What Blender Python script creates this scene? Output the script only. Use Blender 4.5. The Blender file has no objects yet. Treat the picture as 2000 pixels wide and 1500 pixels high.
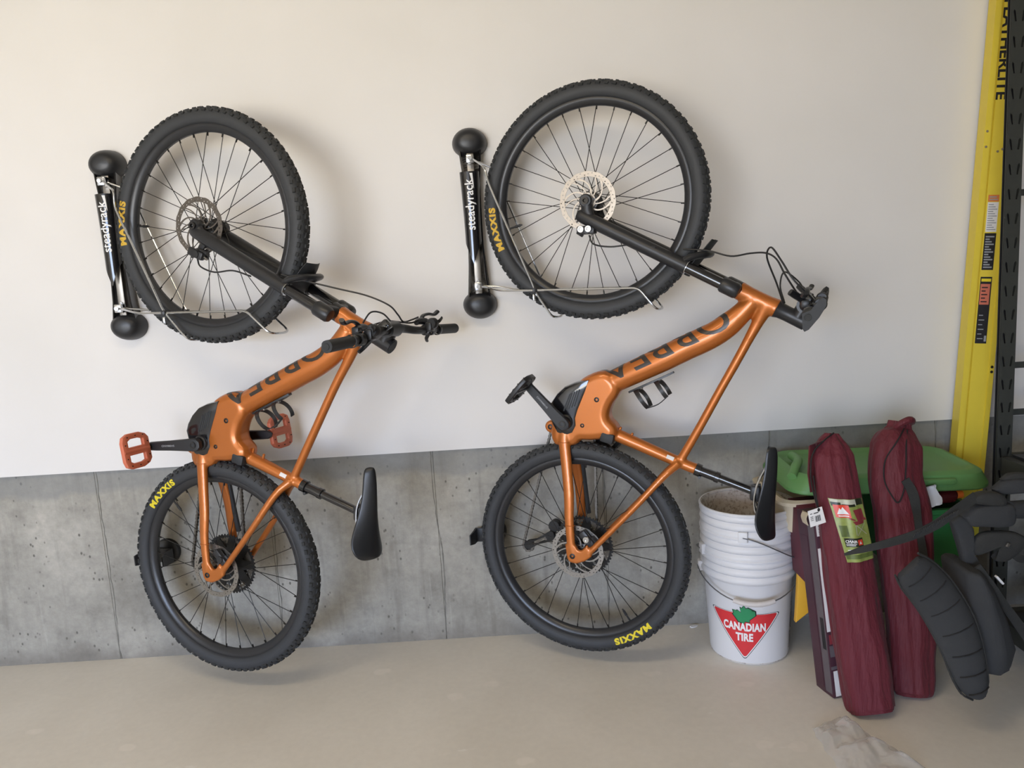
import bpy, bmesh, math, random
from mathutils import Vector, Matrix
from mathutils.bvhtree import BVHTree

PI = math.pi
random.seed(4)
SC = bpy.context.scene
COL = SC.collection
V = Vector

# ------------------------------------------------------------------ camera
CAM_Y, CAM_Z = -2.72, 1.36
PITCH, ROLL = math.radians(8.5), math.radians(3.5)
r0, u0, f0 = V((1, 0, 0)), V((0, math.sin(PITCH), math.cos(PITCH))), V((0, math.cos(PITCH), -math.sin(PITCH)))
cx = r0 * math.cos(ROLL) - u0 * math.sin(ROLL)
cy = r0 * math.sin(ROLL) + u0 * math.cos(ROLL)
cz = -f0
cam = bpy.data.cameras.new('camera')
cam.sensor_width = 36
cam.lens = 27
cam.clip_start = 0.05
camo = bpy.data.objects.new('camera', cam)
COL.objects.link(camo)
camo.matrix_world = Matrix(((cx.x, cy.x, cz.x, 0), (cx.y, cy.y, cz.y, CAM_Y), (cx.z, cy.z, cz.z, CAM_Z), (0, 0, 0, 1)))
SC.camera = camo

# ------------------------------------------------------------------ light
w = bpy.data.worlds.new('world')
SC.world = w
w.use_nodes = True
wn = w.node_tree
tcw = wn.nodes.new('ShaderNodeTexCoord')
sepw = wn.nodes.new('ShaderNodeSeparateXYZ')
wn.links.new(tcw.outputs['Generated'], sepw.inputs[0])
rmp = wn.nodes.new('ShaderNodeMapRange')
rmp.inputs['From Min'].default_value = -.02
rmp.inputs['From Max'].default_value = .02
wn.links.new(sepw.outputs['Z'], rmp.inputs['Value'])
mixw = wn.nodes.new('ShaderNodeMix')
mixw.data_type = 'RGBA'
mixw.inputs[6].default_value = (0.84, 0.80, 0.71, 1)      # sunlit driveway
mixw.inputs[7].default_value = (0.63, 0.80, 1.14, 1)      # bright sky
wn.links.new(rmp.outputs[0], mixw.inputs[0])
wn.links.new(mixw.outputs[2], wn.nodes['Background'].inputs[0])
wn.nodes['Background'].inputs[1].default_value = 15.5

def area(name, loc, target, sx, sy, power, col):
    l = bpy.data.lights.new(name, 'AREA')
    l.shape = 'RECTANGLE'
    l.size, l.size_y = sx, sy
    l.energy = power
    l.color = col
    o = bpy.data.objects.new(name, l)
    COL.objects.link(o)
    o.location = loc
    o.rotation_euler = (V(target) - V(loc)).to_track_quat('-Z', 'Y').to_euler()
    return o


portal = area('garage_door_portal', (-3.2, -7.98, 1.15), (-3.2, 0, 1.15), 3.6, 2.3, 1, (1, 1, 1))
portal.data.cycles.is_portal = True
area('ceiling_lamp', (-0.7, -1.9, 2.72), (-0.7, -1.9, 0), 1.6, 0.3, 18, (1.0, 0.82, 0.56))
SC.view_settings.view_transform = 'Standard'
SC.view_settings.look = 'None'
SC.view_settings.exposure = 0.09
SC.view_settings.gamma = 1.0
SC.view_settings.use_curve_mapping = False


# ------------------------------------------------------------------ materials
def lin(c):
    c /= 255
    return c / 12.92 if c <= .04045 else ((c + .055) / 1.055) ** 2.4


def rgb(r, g, b):
    return (lin(r), lin(g), lin(b), 1)


def mat(name, col, rough=.5, metal=0., coat=0., noise=0., nscale=20, bump=0., bscale=200, spec=.5, trans=0., alpha=1., sheen=0.):
    m = bpy.data.materials.new(name)
    m.use_nodes = True
    nt = m.node_tree
    b = nt.nodes['Principled BSDF']
    b.inputs['Base Color'].default_value = col
    b.inputs['Roughness'].default_value = rough
    b.inputs['Metallic'].default_value = metal
    b.inputs['Coat Weight'].default_value = coat
    b.inputs['Coat Roughness'].default_value = .06
    b.inputs['Specular IOR Level'].default_value = spec
    b.inputs['Transmission Weight'].default_value = trans
    b.inputs['Alpha'].default_value = alpha
    b.inputs['Sheen Weight'].default_value = sheen
    tc = nt.nodes.new('ShaderNodeTexCoord')
    if noise:
        n = nt.nodes.new('ShaderNodeTexNoise')
        n.inputs['Scale'].default_value = nscale
        n.inputs['Detail'].default_value = 5
        nt.links.new(tc.outputs['Object'], n.inputs['Vector'])
        mx = nt.nodes.new('ShaderNodeMix')
        mx.data_type = 'RGBA'
        mx.inputs[6].default_value = [c * (1 - noise) for c in col[:3]] + [1]
        mx.inputs[7].default_value = [min(1, c * (1 + noise)) for c in col[:3]] + [1]
        nt.links.new(n.outputs['Fac'], mx.inputs[0])
        nt.links.new(mx.outputs[2], b.inputs['Base Color'])
    if bump:
        n2 = nt.nodes.new('ShaderNodeTexNoise')
        n2.inputs['Scale'].default_value = bscale
        n2.inputs['Detail'].default_value = 3
        nt.links.new(tc.outputs['Object'], n2.inputs['Vector'])
        bp = nt.nodes.new('ShaderNodeBump')
        bp.inputs['Strength'].default_value = bump
        bp.inputs['Distance'].default_value = .002
        nt.links.new(n2.outputs['Fac'], bp.inputs['Height'])
        nt.links.new(bp.outputs['Normal'], b.inputs['Normal'])
    return m


class NT:
    """small node-graph helper for the larger surfaces"""

    def __init__(s, m):
        s.nt = m.node_tree
        s.b = s.nt.nodes['Principled BSDF']
        s.tc = s.nt.nodes.new('ShaderNodeTexCoord').outputs['Object']

    def node(s, t, **k):
        n = s.nt.nodes.new(t)
        for a, v in k.items():
            setattr(n, a, v)
        return n

    def link(s, a, b):
        s.nt.links.new(a, b)

    def mapping(s, scale, loc=(0, 0, 0)):
        n = s.node('ShaderNodeMapping')
        n.inputs['Scale'].default_value = scale
        n.inputs['Location'].default_value = loc
        s.link(s.tc, n.inputs['Vector'])
        return n.outputs[0]

    def noise(s, vec, scale, detail=5, rough=.55):
        n = s.node('ShaderNodeTexNoise')
        n.inputs['Scale'].default_value = scale
        n.inputs['Detail'].default_value = detail
        n.inputs['Roughness'].default_value = rough
        s.link(vec, n.inputs['Vector'])
        return n.outputs['Fac']

    def voro(s, vec, scale, rnd=1):
        n = s.node('ShaderNodeTexVoronoi')
        n.inputs['Scale'].default_value = scale
        n.inputs['Randomness'].default_value = rnd
        s.link(vec, n.inputs['Vector'])
        return n.outputs['Distance']

    def ramp(s, fac, stops):
        n = s.node('ShaderNodeValToRGB')
        e = n.color_ramp.elements
        while len(e) < len(stops):
            e.new(.5)
        for i, (p, c) in enumerate(stops):
            e[i].position = p
            e[i].color = c if len(c) == 4 else (*c, 1)
        s.link(fac, n.inputs[0])
        return n.outputs[0]

    def mix(s, a, b, fac, mode='MIX'):
        n = s.node('ShaderNodeMix')
        n.data_type = 'RGBA'
        n.blend_type = mode
        for x, i in ((a, 6), (b, 7), (fac, 0)):
            if hasattr(x, 'is_linked'):
                s.link(x, n.inputs[i])
            else:
                n.inputs[i].default_value = x
        return n.outputs[2]

    def bump(s, h, strength, dist):
        n = s.node('ShaderNodeBump')
        n.inputs['Strength'].default_value = strength
        n.inputs['Distance'].default_value = dist
        s.link(h, n.inputs['Height'])
        s.link(n.outputs[0], s.b.inputs['Normal'])


BW = lambda v: (v, v, v, 1)
M = {}
M['orange'] = mat('copper_orange_paint', rgb(186, 106, 42), .40, .5, .45, .05, 300)
M['orange_dark'] = mat('frame_logo_black', rgb(52, 46, 42), .35)
M['tyre'] = mat('tyre_rubber', rgb(50, 52, 55), .62, bump=.12, bscale=400, noise=.12, nscale=12)
M['tread'] = mat('tread_rubber', rgb(44, 46, 47), .75, bump=.2, bscale=500)
M['black'] = mat('satin_black', rgb(34, 35, 38), .38, noise=.06)
M['gloss'] = mat('gloss_black', rgb(22, 22, 25), .14, coat=.6)
M['rim'] = mat('rim_black', rgb(38, 39, 42), .33)
M['rubber'] = mat('grip_rubber', rgb(40, 42, 45), .6, bump=.2, bscale=700)
M['spoke'] = mat('spoke_black', rgb(40, 38, 36), .4, .4)
M['steel'] = mat('brushed_steel', rgb(150, 146, 140), .36, .9, noise=.12, nscale=60)
M['steel_dull'] = mat('dull_steel', rgb(112, 106, 100), .42, .85, noise=.12, nscale=60)
M['steel_warm'] = mat('bright_steel', rgb(168, 158, 145), .38, .85, noise=.08, nscale=60)
M['chrome'] = mat('chrome', rgb(205, 208, 212), .16, 1.)
M['dirty'] = mat('worn_drivetrain_steel', rgb(108, 104, 98), .45, .8, noise=.3, nscale=70)
M['darkmetal'] = mat('dark_drivetrain_metal', rgb(46, 46, 46), .4, .6, noise=.2, nscale=50)
M['yellow_print'] = mat('yellow_print', rgb(226, 206, 40), .6)
M['gold_print'] = mat('amber_print', rgb(208, 168, 48), .6)
M['white_print'] = mat('white_print', rgb(238, 238, 238), .5)
M['grey_print'] = mat('grey_print', rgb(150, 152, 155), .5)
M['pedal_orange'] = mat('pedal_orange', rgb(206, 112, 82), .55, noise=.08)
M['saddle'] = mat('saddle_black', rgb(28, 30, 33), .36, bump=.05, bscale=900)
M['bucket'] = mat('white_plastic', rgb(222, 222, 224), .42, noise=.03, nscale=9)
M['wire'] = mat('grey_wire', rgb(120, 122, 125), .4, .7)
M['red_print'] = mat('red_print', rgb(214, 52, 58), .45)
M['green_print'] = mat('green_print', rgb(40, 140, 88), .5)
M['black_print'] = mat('black_print', rgb(26, 24, 28), .5)
M['maroon'] = mat('maroon_nylon', rgb(96, 25, 38), .72, noise=.1, nscale=18, bump=.15, bscale=900, sheen=.05)
M['maroon_dark'] = mat('maroon_nylon_worn', rgb(92, 23, 33), .7, noise=.16, nscale=14, bump=.15, bscale=900, sheen=.05)
M['box'] = mat('printed_carton', rgb(70, 40, 52), .5, noise=.12, nscale=14)
M['box_grey'] = mat('carton_edge', rgb(96, 88, 92), .6, noise=.2, nscale=25)
M['paper'] = mat('white_paper', rgb(226, 224, 222), .7)
M['cord'] = mat('black_cord', rgb(28, 26, 26), .8)
M['green'] = mat('green_plastic', rgb(98, 146, 84), .5, noise=.06, nscale=8)
M['green_tub'] = mat('green_tub_plastic', rgb(52, 128, 66), .5, noise=.06, nscale=8)
M['beige'] = mat('beige_plastic', rgb(206, 192, 166), .55, noise=.06)
M['yellow_plastic'] = mat('yellow_plastic', rgb(222, 170, 52), .5, noise=.06, nscale=9)
M['ladder'] = mat('yellow_fibreglass', rgb(224, 200, 62), .45, noise=.05, nscale=14)
M['rivet'] = mat('zinc_rivet', rgb(170, 160, 150), .4, .8)
M['post'] = mat('charcoal_steel', rgb(52, 54, 50), .6, noise=.08, nscale=20)
M['nylon'] = mat('black_webbing', rgb(46, 46, 44), .85, noise=.15, nscale=40, bump=.3, bscale=600)
M['nylon2'] = mat('charcoal_cordura', rgb(52, 53, 54), .9, noise=.12, nscale=30, bump=.3, bscale=700)
M['purple'] = mat('purple_plastic', rgb(62, 40, 100), .4)
M['amber'] = mat('dark_red_bottle', rgb(86, 26, 30), .25)
M['cap_orange'] = mat('orange_cap', rgb(238, 120, 40), .45)
M['blue_plastic'] = mat('slate_blue_plastic', rgb(80, 92, 130), .5)
M['foil'] = mat('crumpled_white_foil', rgb(214, 214, 216), .35, bump=.5, bscale=40)
M['bin'] = mat('black_bin', rgb(26, 26, 28), .5)
M['greybin'] = mat('grey_bin', rgb(92, 94, 96), .6)
M['bounce_cut'] = mat('bounce_cut_dark', rgb(90, 86, 80), .9)  # dark tone put on the unseen right wall to cut bounced light
M['interior'] = mat('interior_paint', rgb(212, 205, 194), .8)

for k_ in ('maroon', 'maroon_dark'):
    g = NT(M[k_])
    f1 = g.noise(g.mapping((26, 26, 2.6)), 1.0, 4)
    f2 = g.noise(g.mapping((60, 60, 9), (3, 1, 2)), 1.0, 3)
    f3 = g.noise(g.mapping((1, 1, 1)), 14, 4)
    mm_ = g.node('ShaderNodeMath', operation='MULTIPLY_ADD')
    mm_.inputs[1].default_value = .35
    g.link(f2, mm_.inputs[0])
    g.link(f1, mm_.inputs[2])
    m2_ = g.node('ShaderNodeMath', operation='MULTIPLY_ADD')
    m2_.inputs[1].default_value = .5
    g.link(f3, m2_.inputs[0])
    g.link(mm_.outputs[0], m2_.inputs[2])
    g.bump(m2_.outputs[0], .9, .012)

# white painted drywall
m = mat('white_drywall', rgb(226, 222, 216), .6)
g = NT(m)
n1 = g.noise(g.mapping((1, 1, 1)), 1.3, 3)
n2 = g.noise(g.mapping((1, 1, 1)), 60, 4)
g.link(g.ramp(n1, [(.3, rgb(222, 219, 215)), (.7, rgb(230, 227, 224))]), g.b.inputs['Base Color'])
g.bump(n2, .12, .002)
M['drywall'] = m

# bare formed concrete
m = mat('formed_concrete', rgb(150, 149, 144), .85)
g = NT(m)
o1 = g.mapping((1, 1, 1))
big = g.noise(o1, 3.2, 8, .62)
streak = g.noise(g.mapping((9, 1, .7)), 2.2, 5)
fine = g.noise(o1, 38, 6, .7)
c = g.ramp(big, [(.3, rgb(140, 136, 127)), (.46, rgb(168, 164, 154)), (.54, rgb(172, 168, 158)), (.72, rgb(194, 189, 178))])
mott = g.noise(g.mapping((1, 1, 1.3), (4, 2, 9)), 9, 7, .65)
c = g.mix(c, g.ramp(mott, [(.3, BW(.76)), (.5, BW(1)), (.75, BW(1.0))]), .8, 'MULTIPLY')
drip = g.noise(g.mapping((22, 1, .9), (1, 5, 2)), 1.6, 4)
c = g.mix(c, rgb(190, 187, 178), g.ramp(drip, [(.62, BW(0)), (.72, BW(.5))]))
c = g.mix(c, rgb(120, 116, 108), g.ramp(streak, [(.56, BW(0)), (.74, BW(.55))]))
c = g.mix(c, BW(.8), .0)
c = g.mix(c, g.ramp(fine, [(.3, BW(.55)), (.7, BW(1.0))]), .5, 'MULTIPLY')
pit = g.voro(g.mapping((1, 1, .7)), 40)
pmask = g.noise(o1, 7, 2)
pf = g.mix(g.ramp(pit, [(.10, BW(1)), (.2, BW(0))]), BW(0), g.ramp(pmask, [(.48, BW(1)), (.56, BW(0))]))
c = g.mix(c, rgb(104, 101, 94), pf)
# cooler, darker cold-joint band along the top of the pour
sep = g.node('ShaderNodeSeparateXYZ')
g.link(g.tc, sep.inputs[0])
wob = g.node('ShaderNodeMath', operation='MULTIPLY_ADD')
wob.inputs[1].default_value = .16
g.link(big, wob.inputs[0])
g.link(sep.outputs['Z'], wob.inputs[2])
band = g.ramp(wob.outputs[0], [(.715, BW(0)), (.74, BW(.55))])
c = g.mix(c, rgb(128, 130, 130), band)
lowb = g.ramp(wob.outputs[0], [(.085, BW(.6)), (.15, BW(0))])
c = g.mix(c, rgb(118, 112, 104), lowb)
g.link(c, g.b.inputs['Base Color'])
hm = g.mix(fine, BW(0), pf)
g.bump(hm, .5, .003)
M['concrete'] = m

M['concrete_fin'] = mat('mortar_fin', rgb(122, 119, 112), .9, noise=.25, nscale=60, bump=.4, bscale=150)

# trowelled garage floor
m = mat('trowelled_floor', rgb(170, 160, 150), .5)
g = NT(m)
o1 = g.mapping((1, 1, 1))
big = g.noise(o1, 1.7, 6)
fine = g.noise(o1, 45, 5)
sc = g.noise(g.mapping((1.2, 3.2, 1), (3, 1, 0)), 3.1, 6, .6)
c = g.ramp(big, [(.3, rgb(218, 213, 203)), (.7, rgb(232, 228, 220))])
c = g.mix(c, rgb(240, 237, 232), g.ramp(sc, [(.68, BW(0)), (.71, BW(.55))]))
dist = g.node('ShaderNodeVectorMath', operation='ADD')
wv = g.node('ShaderNodeTexNoise')
wv.inputs['Scale'].default_value = 14
g.link(g.tc, wv.inputs['Vector'])
sc_ = g.node('ShaderNodeVectorMath', operation='SCALE')
sc_.inputs['Scale'].default_value = .05
g.link(wv.outputs['Color'], sc_.inputs[0])
g.link(g.tc, dist.inputs[0])
g.link(sc_.outputs[0], dist.inputs[1])
mp_ = g.node('ShaderNodeMapping')
mp_.inputs['Scale'].default_value = (1, 1.5, 0)
g.link(dist.outputs[0], mp_.inputs['Vector'])
bl = g.voro(mp_.outputs[0], 4.3)
bm_ = g.noise(g.mapping((1, 1, 0), (6, 2, 0)), 2.7, 2)
splat = g.mix(g.ramp(bl, [(.11, BW(.6)), (.15, BW(0))]), BW(0), g.ramp(bm_, [(.44, BW(1)), (.50, BW(0))]))
c = g.mix(c, rgb(236, 230, 222), splat)
c = g.mix(c, g.ramp(fine, [(.3, BW(.9)), (.7, BW(1))]), .5, 'MULTIPLY')
g.link(c, g.b.inputs['Base Color'])
g.link(g.ramp(big, [(.3, BW(.42)), (.7, BW(.58))]), g.b.inputs['Roughness'])
g.bump(fine, .05, .001)
M['floor'] = m

# bucket inside: dried dirt splashes
m = mat('dirty_white_plastic', rgb(214, 208, 200), .55)
g = NT(m)
d = g.noise(g.mapping((1, 1, 1)), 90, 6, .7)
d2 = g.noise(g.mapping((1, 1, 1)), 12, 3)
c = g.mix(rgb(208, 203, 196), rgb(120, 104, 90), g.ramp(d, [(.5, BW(0)), (.6, BW(.8))]))
c = g.mix(c, rgb(176, 158, 142), g.ramp(d2, [(.4, BW(.1)), (.65, BW(.6))]))
g.link(c, g.b.inputs['Base Color'])
M['bucket_in'] = m

# thin clear film of the bag on the floor
m = bpy.data.materials.new('clear_film')
m.use_nodes = True
nt = m.node_tree
nt.nodes.clear()
out = nt.nodes.new('ShaderNodeOutputMaterial')
mix = nt.nodes.new('ShaderNodeMixShader')
tr = nt.nodes.new('ShaderNodeBsdfTransparent')
tr.inputs[0].default_value = (.985, .985, .985, 1)
add = nt.nodes.new('ShaderNodeMixShader')
gl = nt.nodes.new('ShaderNodeBsdfGlossy')
gl.inputs['Roughness'].default_value = .18
df = nt.nodes.new('ShaderNodeBsdfDiffuse')
df.inputs[0].default_value = (.95, .95, .96, 1)
lw = nt.nodes.new('ShaderNodeLayerWeight')
lw.inputs[0].default_value = .35
mth = nt.nodes.new('ShaderNodeMath')
mth.operation = 'MULTIPLY_ADD'
mth.inputs[1].default_value = .5
mth.inputs[2].default_value = .20
nt.links.new(lw.outputs['Facing'], mth.inputs[0])
add.inputs[0].default_value = .45
nt.links.new(df.outputs[0], add.inputs[1])
nt.links.new(gl.outputs[0], add.inputs[2])
nt.links.new(mth.outputs[0], mix.inputs[0])
nt.links.new(tr.outputs[0], mix.inputs[1])
nt.links.new(add.outputs[0], mix.inputs[2])
nt.links.new(mix.outputs[0], out.inputs[0])
M['film'] = m


# ------------------------------------------------------------------ geometry helpers
def smooth_path(pts, n=6):
    pts = [V(p) for p in pts]
    if len(pts) < 3:
        return pts
    out = []
    for i in range(len(pts) - 1):
        p0 = pts[i - 1] if i else pts[0] * 2 - pts[1]
        p1, p2 = pts[i], pts[i + 1]
        p3 = pts[i + 2] if i + 2 < len(pts) else p2 * 2 - p1
        for k in range(n):
            t = k / n
            out.append(.5 * ((2 * p1) + (p2 - p0) * t + (2 * p0 - 5 * p1 + 4 * p2 - p3) * t * t + (3 * p1 - p0 - 3 * p2 + p3) * t ** 3))
    out.append(pts[-1])
    return out


def interp(vals, n):
    """stretch a list of numbers onto n stations"""
    if not isinstance(vals, (list, tuple)):
        return [vals] * n
    out = []
    for i in range(n):
        t = i / max(1, n - 1) * (len(vals) - 1)
        k = min(int(t), len(vals) - 2)
        out.append(vals[k] + (vals[k + 1] - vals[k]) * (t - k))
    return out


class G:
    """collects shapes into one bmesh; make() links them as ONE mesh object"""

    def __init__(s):
        s.bm = bmesh.new()

    def ring_loft(s, rings, cap=True, closed=False):
        vs = [[s.bm.verts.new(p) for p in r] for r in rings]
        n = len(vs[0])
        m = len(vs)
        for i in range(m if closed else m - 1):
            a, b = vs[i], vs[(i + 1) % m]
            for j in range(n):
                s.bm.faces.new((a[j], a[(j + 1) % n], b[(j + 1) % n], b[j]))
        if cap and not closed:
            s.bm.faces.new(vs[0][::-1])
            s.bm.faces.new(vs[-1])
        return s

    def tube(s, pts, r, seg=10, cap=True, smooth=0, rb=None, ref=None, closed=False):
        """r: radius (or list) ; rb: second half-axis along ref"""
        pts = smooth_path(pts, smooth) if smooth else [V(p) for p in pts]
        n = len(pts)
        ra = interp(r, n)
        rbb = interp(rb, n) if rb is not None else ra
        rings = []
        nrm = None
        for i, p in enumerate(pts):
            if closed:
                t = pts[(i + 1) % n] - pts[i - 1]
            else:
                t = pts[min(i + 1, n - 1)] - pts[max(i - 1, 0)]
            t.normalize()
            if ref is not None:
                q = V(ref)
                nrm = q - t * q.dot(t)
            elif nrm is None:
                q = V((0, 0, 1)) if abs(t.z) < .8 else V((1, 0, 0))
                nrm = q - t * q.dot(t)
            else:
                nrm = nrm - t * nrm.dot(t)
            nrm.normalize()
            b = t.cross(nrm)
            rings.append([p + b * (ra[i] * math.cos(2 * PI * k / seg)) + nrm * (rbb[i] * math.sin(2 * PI * k / seg)) for k in range(seg)])
        return s.ring_loft(rings, cap, closed)

    def ribbon(s, pts, width, thick, wdir, smooth=0):
        """flat strap: width along wdir"""
        pts = smooth_path(pts, smooth) if smooth else [V(p) for p in pts]
        n = len(pts)
        ws = interp(width, n)
        rings = []
        for i, p in enumerate(pts):
            t = (pts[min(i + 1, n - 1)] - pts[max(i - 1, 0)]).normalized()
            wv = V(wdir[min(i, len(wdir) - 1)] if isinstance(wdir, list) else wdir)
            wv = (wv - t * wv.dot(t)).normalized()
            h = t.cross(wv)
            a, b = wv * ws[i] / 2, h * thick / 2
            rings.append([p + a + b, p - a + b, p - a - b, p + a - b])
        return s.ring_loft(rings)

    def box(s, c, d, rot=None, bev=0.):
        tmp = bmesh.new()
        bmesh.ops.create_cube(tmp, size=1)
        bmesh.ops.scale(tmp, vec=d, verts=tmp.verts)
        if bev:
            bmesh.ops.bevel(tmp, geom=tmp.edges[:], offset=bev, segments=2, profile=.5, affect='EDGES')
        mtx = Matrix.Translation(V(c)) @ (rot.to_4x4() if rot else Matrix())
        return s.merge(tmp, mtx)

    def merge(s, tmp, mtx=None):
        if mtx is not None:
            tmp.transform(mtx)
        me = bpy.data.meshes.new('t')
        tmp.to_mesh(me)
        tmp.free()
        s.bm.from_mesh(me)
        bpy.data.meshes.remove(me)
        return s

    def lathe(s, prof, seg=32, mtx=None, closed=False, cap=False):
        """prof: (radius, height) pairs about local z"""
        tmp = G()
        rings = []
        for r, z in prof:
            rings.append([V((r * math.cos(2 * PI * k / seg), r * math.sin(2 * PI * k / seg), z)) for k in range(seg)])
        tmp.ring_loft(rings, cap, closed)
        return s.merge(tmp.bm, mtx)

    def ball(s, c, r, seg=12):
        tmp = bmesh.new()
        bmesh.ops.create_uvsphere(tmp, u_segments=seg, v_segments=max(6, seg // 2), radius=1)
        r = r if isinstance(r, (tuple, list)) else (r, r, r)
        bmesh.ops.scale(tmp, vec=r, verts=tmp.verts)
        return s.merge(tmp, Matrix.Translation(V(c)))

    def plate(s, outer, thick, holes=(), mtx=None, bev=0.):
        """extruded 2D outline with holes, centred on z=0"""
        cu = bpy.data.curves.new('t', 'CURVE')
        cu.dimensions = '2D'
        cu.fill_mode = 'BOTH'
        cu.extrude = max(thick / 2 - bev, 1e-5)
        cu.bevel_depth = bev
        cu.bevel_resolution = 1
        for poly in [outer] + list(holes):
            sp = cu.splines.new('POLY')
            sp.points.add(len(poly) - 1)
            for p, q in zip(sp.points, poly):
                p.co = (q[0], q[1], 0, 1)
            sp.use_cyclic_u = True
        o = bpy.data.objects.new('t', cu)
        COL.objects.link(o)
        me = o.evaluated_get(bpy.context.evaluated_depsgraph_get()).to_mesh()
        tmp = bmesh.new()
        tmp.from_mesh(me)
        bmesh.ops.remove_doubles(tmp, verts=tmp.verts, dist=1e-6)
        bpy.data.objects.remove(o)
        bpy.data.curves.remove(cu)
        return s.merge(tmp, mtx)

    def make(s, name, material, parent=None, sharp=35, mtx=None, loc=None, normals=True):
        me = bpy.data.meshes.new(name)
        if normals:
            bmesh.ops.recalc_face_normals(s.bm, faces=s.bm.faces)
        s.bm.to_mesh(me)
        s.bm.free()
        return link(name, me, material, parent, sharp, mtx, loc)


def link(name, me, material, parent=None, sharp=35, mtx=None, loc=None):
    for p in me.polygons:
        p.use_smooth = True
    me.set_sharp_from_angle(angle=math.radians(sharp))
    for mm in (material if isinstance(material, list) else [material]):
        me.materials.append(mm)
    o = bpy.data.objects.new(name, me)
    COL.objects.link(o)
    if parent:
        o.parent = parent
    if mtx is not None:
        o.matrix_local = mtx
    if loc is not None:
        o.location = loc
    return o


def tag(o, label, cat, group=None):
    o['label'] = label
    o['category'] = cat
    if group:
        o['group'] = group
    return o


def empty(name, parent=None, mtx=None, loc=None):
    o = bpy.data.objects.new(name, None)
    o.empty_display_size = .05
    COL.objects.link(o)
    if parent:
        o.parent = parent
    if mtx is not None:
        o.matrix_local = mtx
    if loc is not None:
        o.location = loc
    return o


def stuff(o):
    o['kind'] = 'stuff'
    return o


def text2d(s, size=1., bold=0., shear=0., sx=1., align='CENTER', spacing=1.):
    """lettering as flat (verts, faces)"""
    cu = bpy.data.curves.new('t', 'FONT')
    cu.body = s
    cu.size = size
    cu.offset = bold * size
    cu.shear = shear
    cu.align_x = align
    cu.space_character = spacing
    cu.resolution_u = 4
    o = bpy.data.objects.new('t', cu)
    COL.objects.link(o)
    me = o.evaluated_get(bpy.context.evaluated_depsgraph_get()).to_mesh()
    vs = [(v.co.x * sx, v.co.y) for v in me.vertices]
    fs = [tuple(p.vertices) for p in me.polygons]
    bpy.data.objects.remove(o)
    bpy.data.curves.remove(cu)
    return vs, fs


def poly2d(pts):
    return [tuple(p) for p in pts], [tuple(range(len(pts)))]


def rect2d(x0, y0, x1, y1):
    return poly2d([(x0, y0), (x1, y0), (x1, y1), (x0, y1)])


def circ2d(x, y, r, n=20):
    return poly2d([(x + r * math.cos(2 * PI * k / n), y + r * math.sin(2 * PI * k / n)) for k in range(n)])


def decal(name, shapes, fn, material, parent, step=.01, mtx=None):
    """flat print laid over a surface: shapes are 2D (verts, faces); fn maps (x, y) to a surface point"""
    bm = bmesh.new()
    for vs, fs in shapes:
        bv = [bm.verts.new((x, y, 0)) for x, y in vs]
        for f in fs:
            try:
                bm.faces.new([bv[i] for i in f])
            except ValueError:
                pass
    bmesh.ops.triangulate(bm, faces=bm.faces)
    bmesh.ops.recalc_face_normals(bm, faces=bm.faces)
    if step:
        xs = [v.co.x for v in bm.verts]
        ys = [v.co.y for v in bm.verts]
        for ax, lo, hi in ((0, min(xs), max(xs)), (1, min(ys), max(ys))):
            k = math.floor(lo / step) + 1
            while k * step < hi:
                co = [0, 0, 0]
                no = [0, 0, 0]
                co[ax] = k * step
                no[ax] = 1
                bmesh.ops.bisect_plane(bm, geom=bm.verts[:] + bm.edges[:] + bm.faces[:], plane_co=co, plane_no=no, dist=1e-7)
                k += 1
    for f in bm.faces:
        if f.normal.z < 0:
            f.normal_flip()
    for v in bm.verts:
        v.co = fn(v.co.x, v.co.y)
    me = bpy.data.meshes.new(name)
    bm.to_mesh(me)
    bm.free()
    return link(name, me, material, parent, 60, mtx)


def bvh_of(o):
    bm = bmesh.new()
    bm.from_mesh(o.data)
    t = BVHTree.FromBMesh(bm)
    bm.free()
    return t


def basis(x, y, z, loc=(0, 0, 0)):
    x, y, z, loc = V(x), V(y), V(z), V(loc)
    return Matrix(((x.x, y.x, z.x, loc.x), (x.y, y.y, z.y, loc.y), (x.z, y.z, z.z, loc.z), (0, 0, 0, 1)))


def along(a, b, up=(0, 0, 1)):
    """matrix whose z axis runs from a to b, at a"""
    a, b = V(a), V(b)
    z = (b - a).normalized()
    u = V(up)
    if abs(u.dot(z)) > .95:
        u = V((1, 0, 0))
    x = u.cross(z).normalized()
    return basis(x, z.cross(x), z, a)


def rotz2(pts, a, c=(0, 0)):
    return [(c[0] + x * math.cos(a) - y * math.sin(a), c[1] + x * math.sin(a) + y * math.cos(a)) for x, y in pts]

# ------------------------------------------------------------------ room
def slab(name, lo, hi, material, kind='structure', parent=None, bev=0):
    c = [(a + b) / 2 for a, b in zip(lo, hi)]
    o = G().box(c, [b - a for a, b in zip(lo, hi)], bev=bev).make(name, material, parent)
    if kind:
        o['kind'] = kind
    return o


X0, X1, Y0, ZC = -5.8, 2.7, -8.0, 2.8
slab('floor', (X0, Y0, -.1), (X1, .12, 0), M['floor'])
slab('ceiling', (X0, Y0, ZC), (X1, .12, ZC + .1), M['interior'])
slab('wall_left', (X0 - .1, Y0, 0), (X0, .12, ZC), M['interior'])
slab('wall_right', (X1, Y0, 0), (X1 + .1, .12, ZC), M['bounce_cut'])
fo = slab('wall_front', (-1.4, Y0 - .1, 0), (X1, Y0, ZC), M['interior'])      # the open garage door is left of it
slab('door_header', (X0, Y0 - .1, 2.3), (-1.4, Y0, ZC), M['interior'], None, fo)
slab('door_jamb', (X0, Y0 - .1, 0), (-5.0, Y0, 2.3), M['interior'], None, fo)
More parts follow.
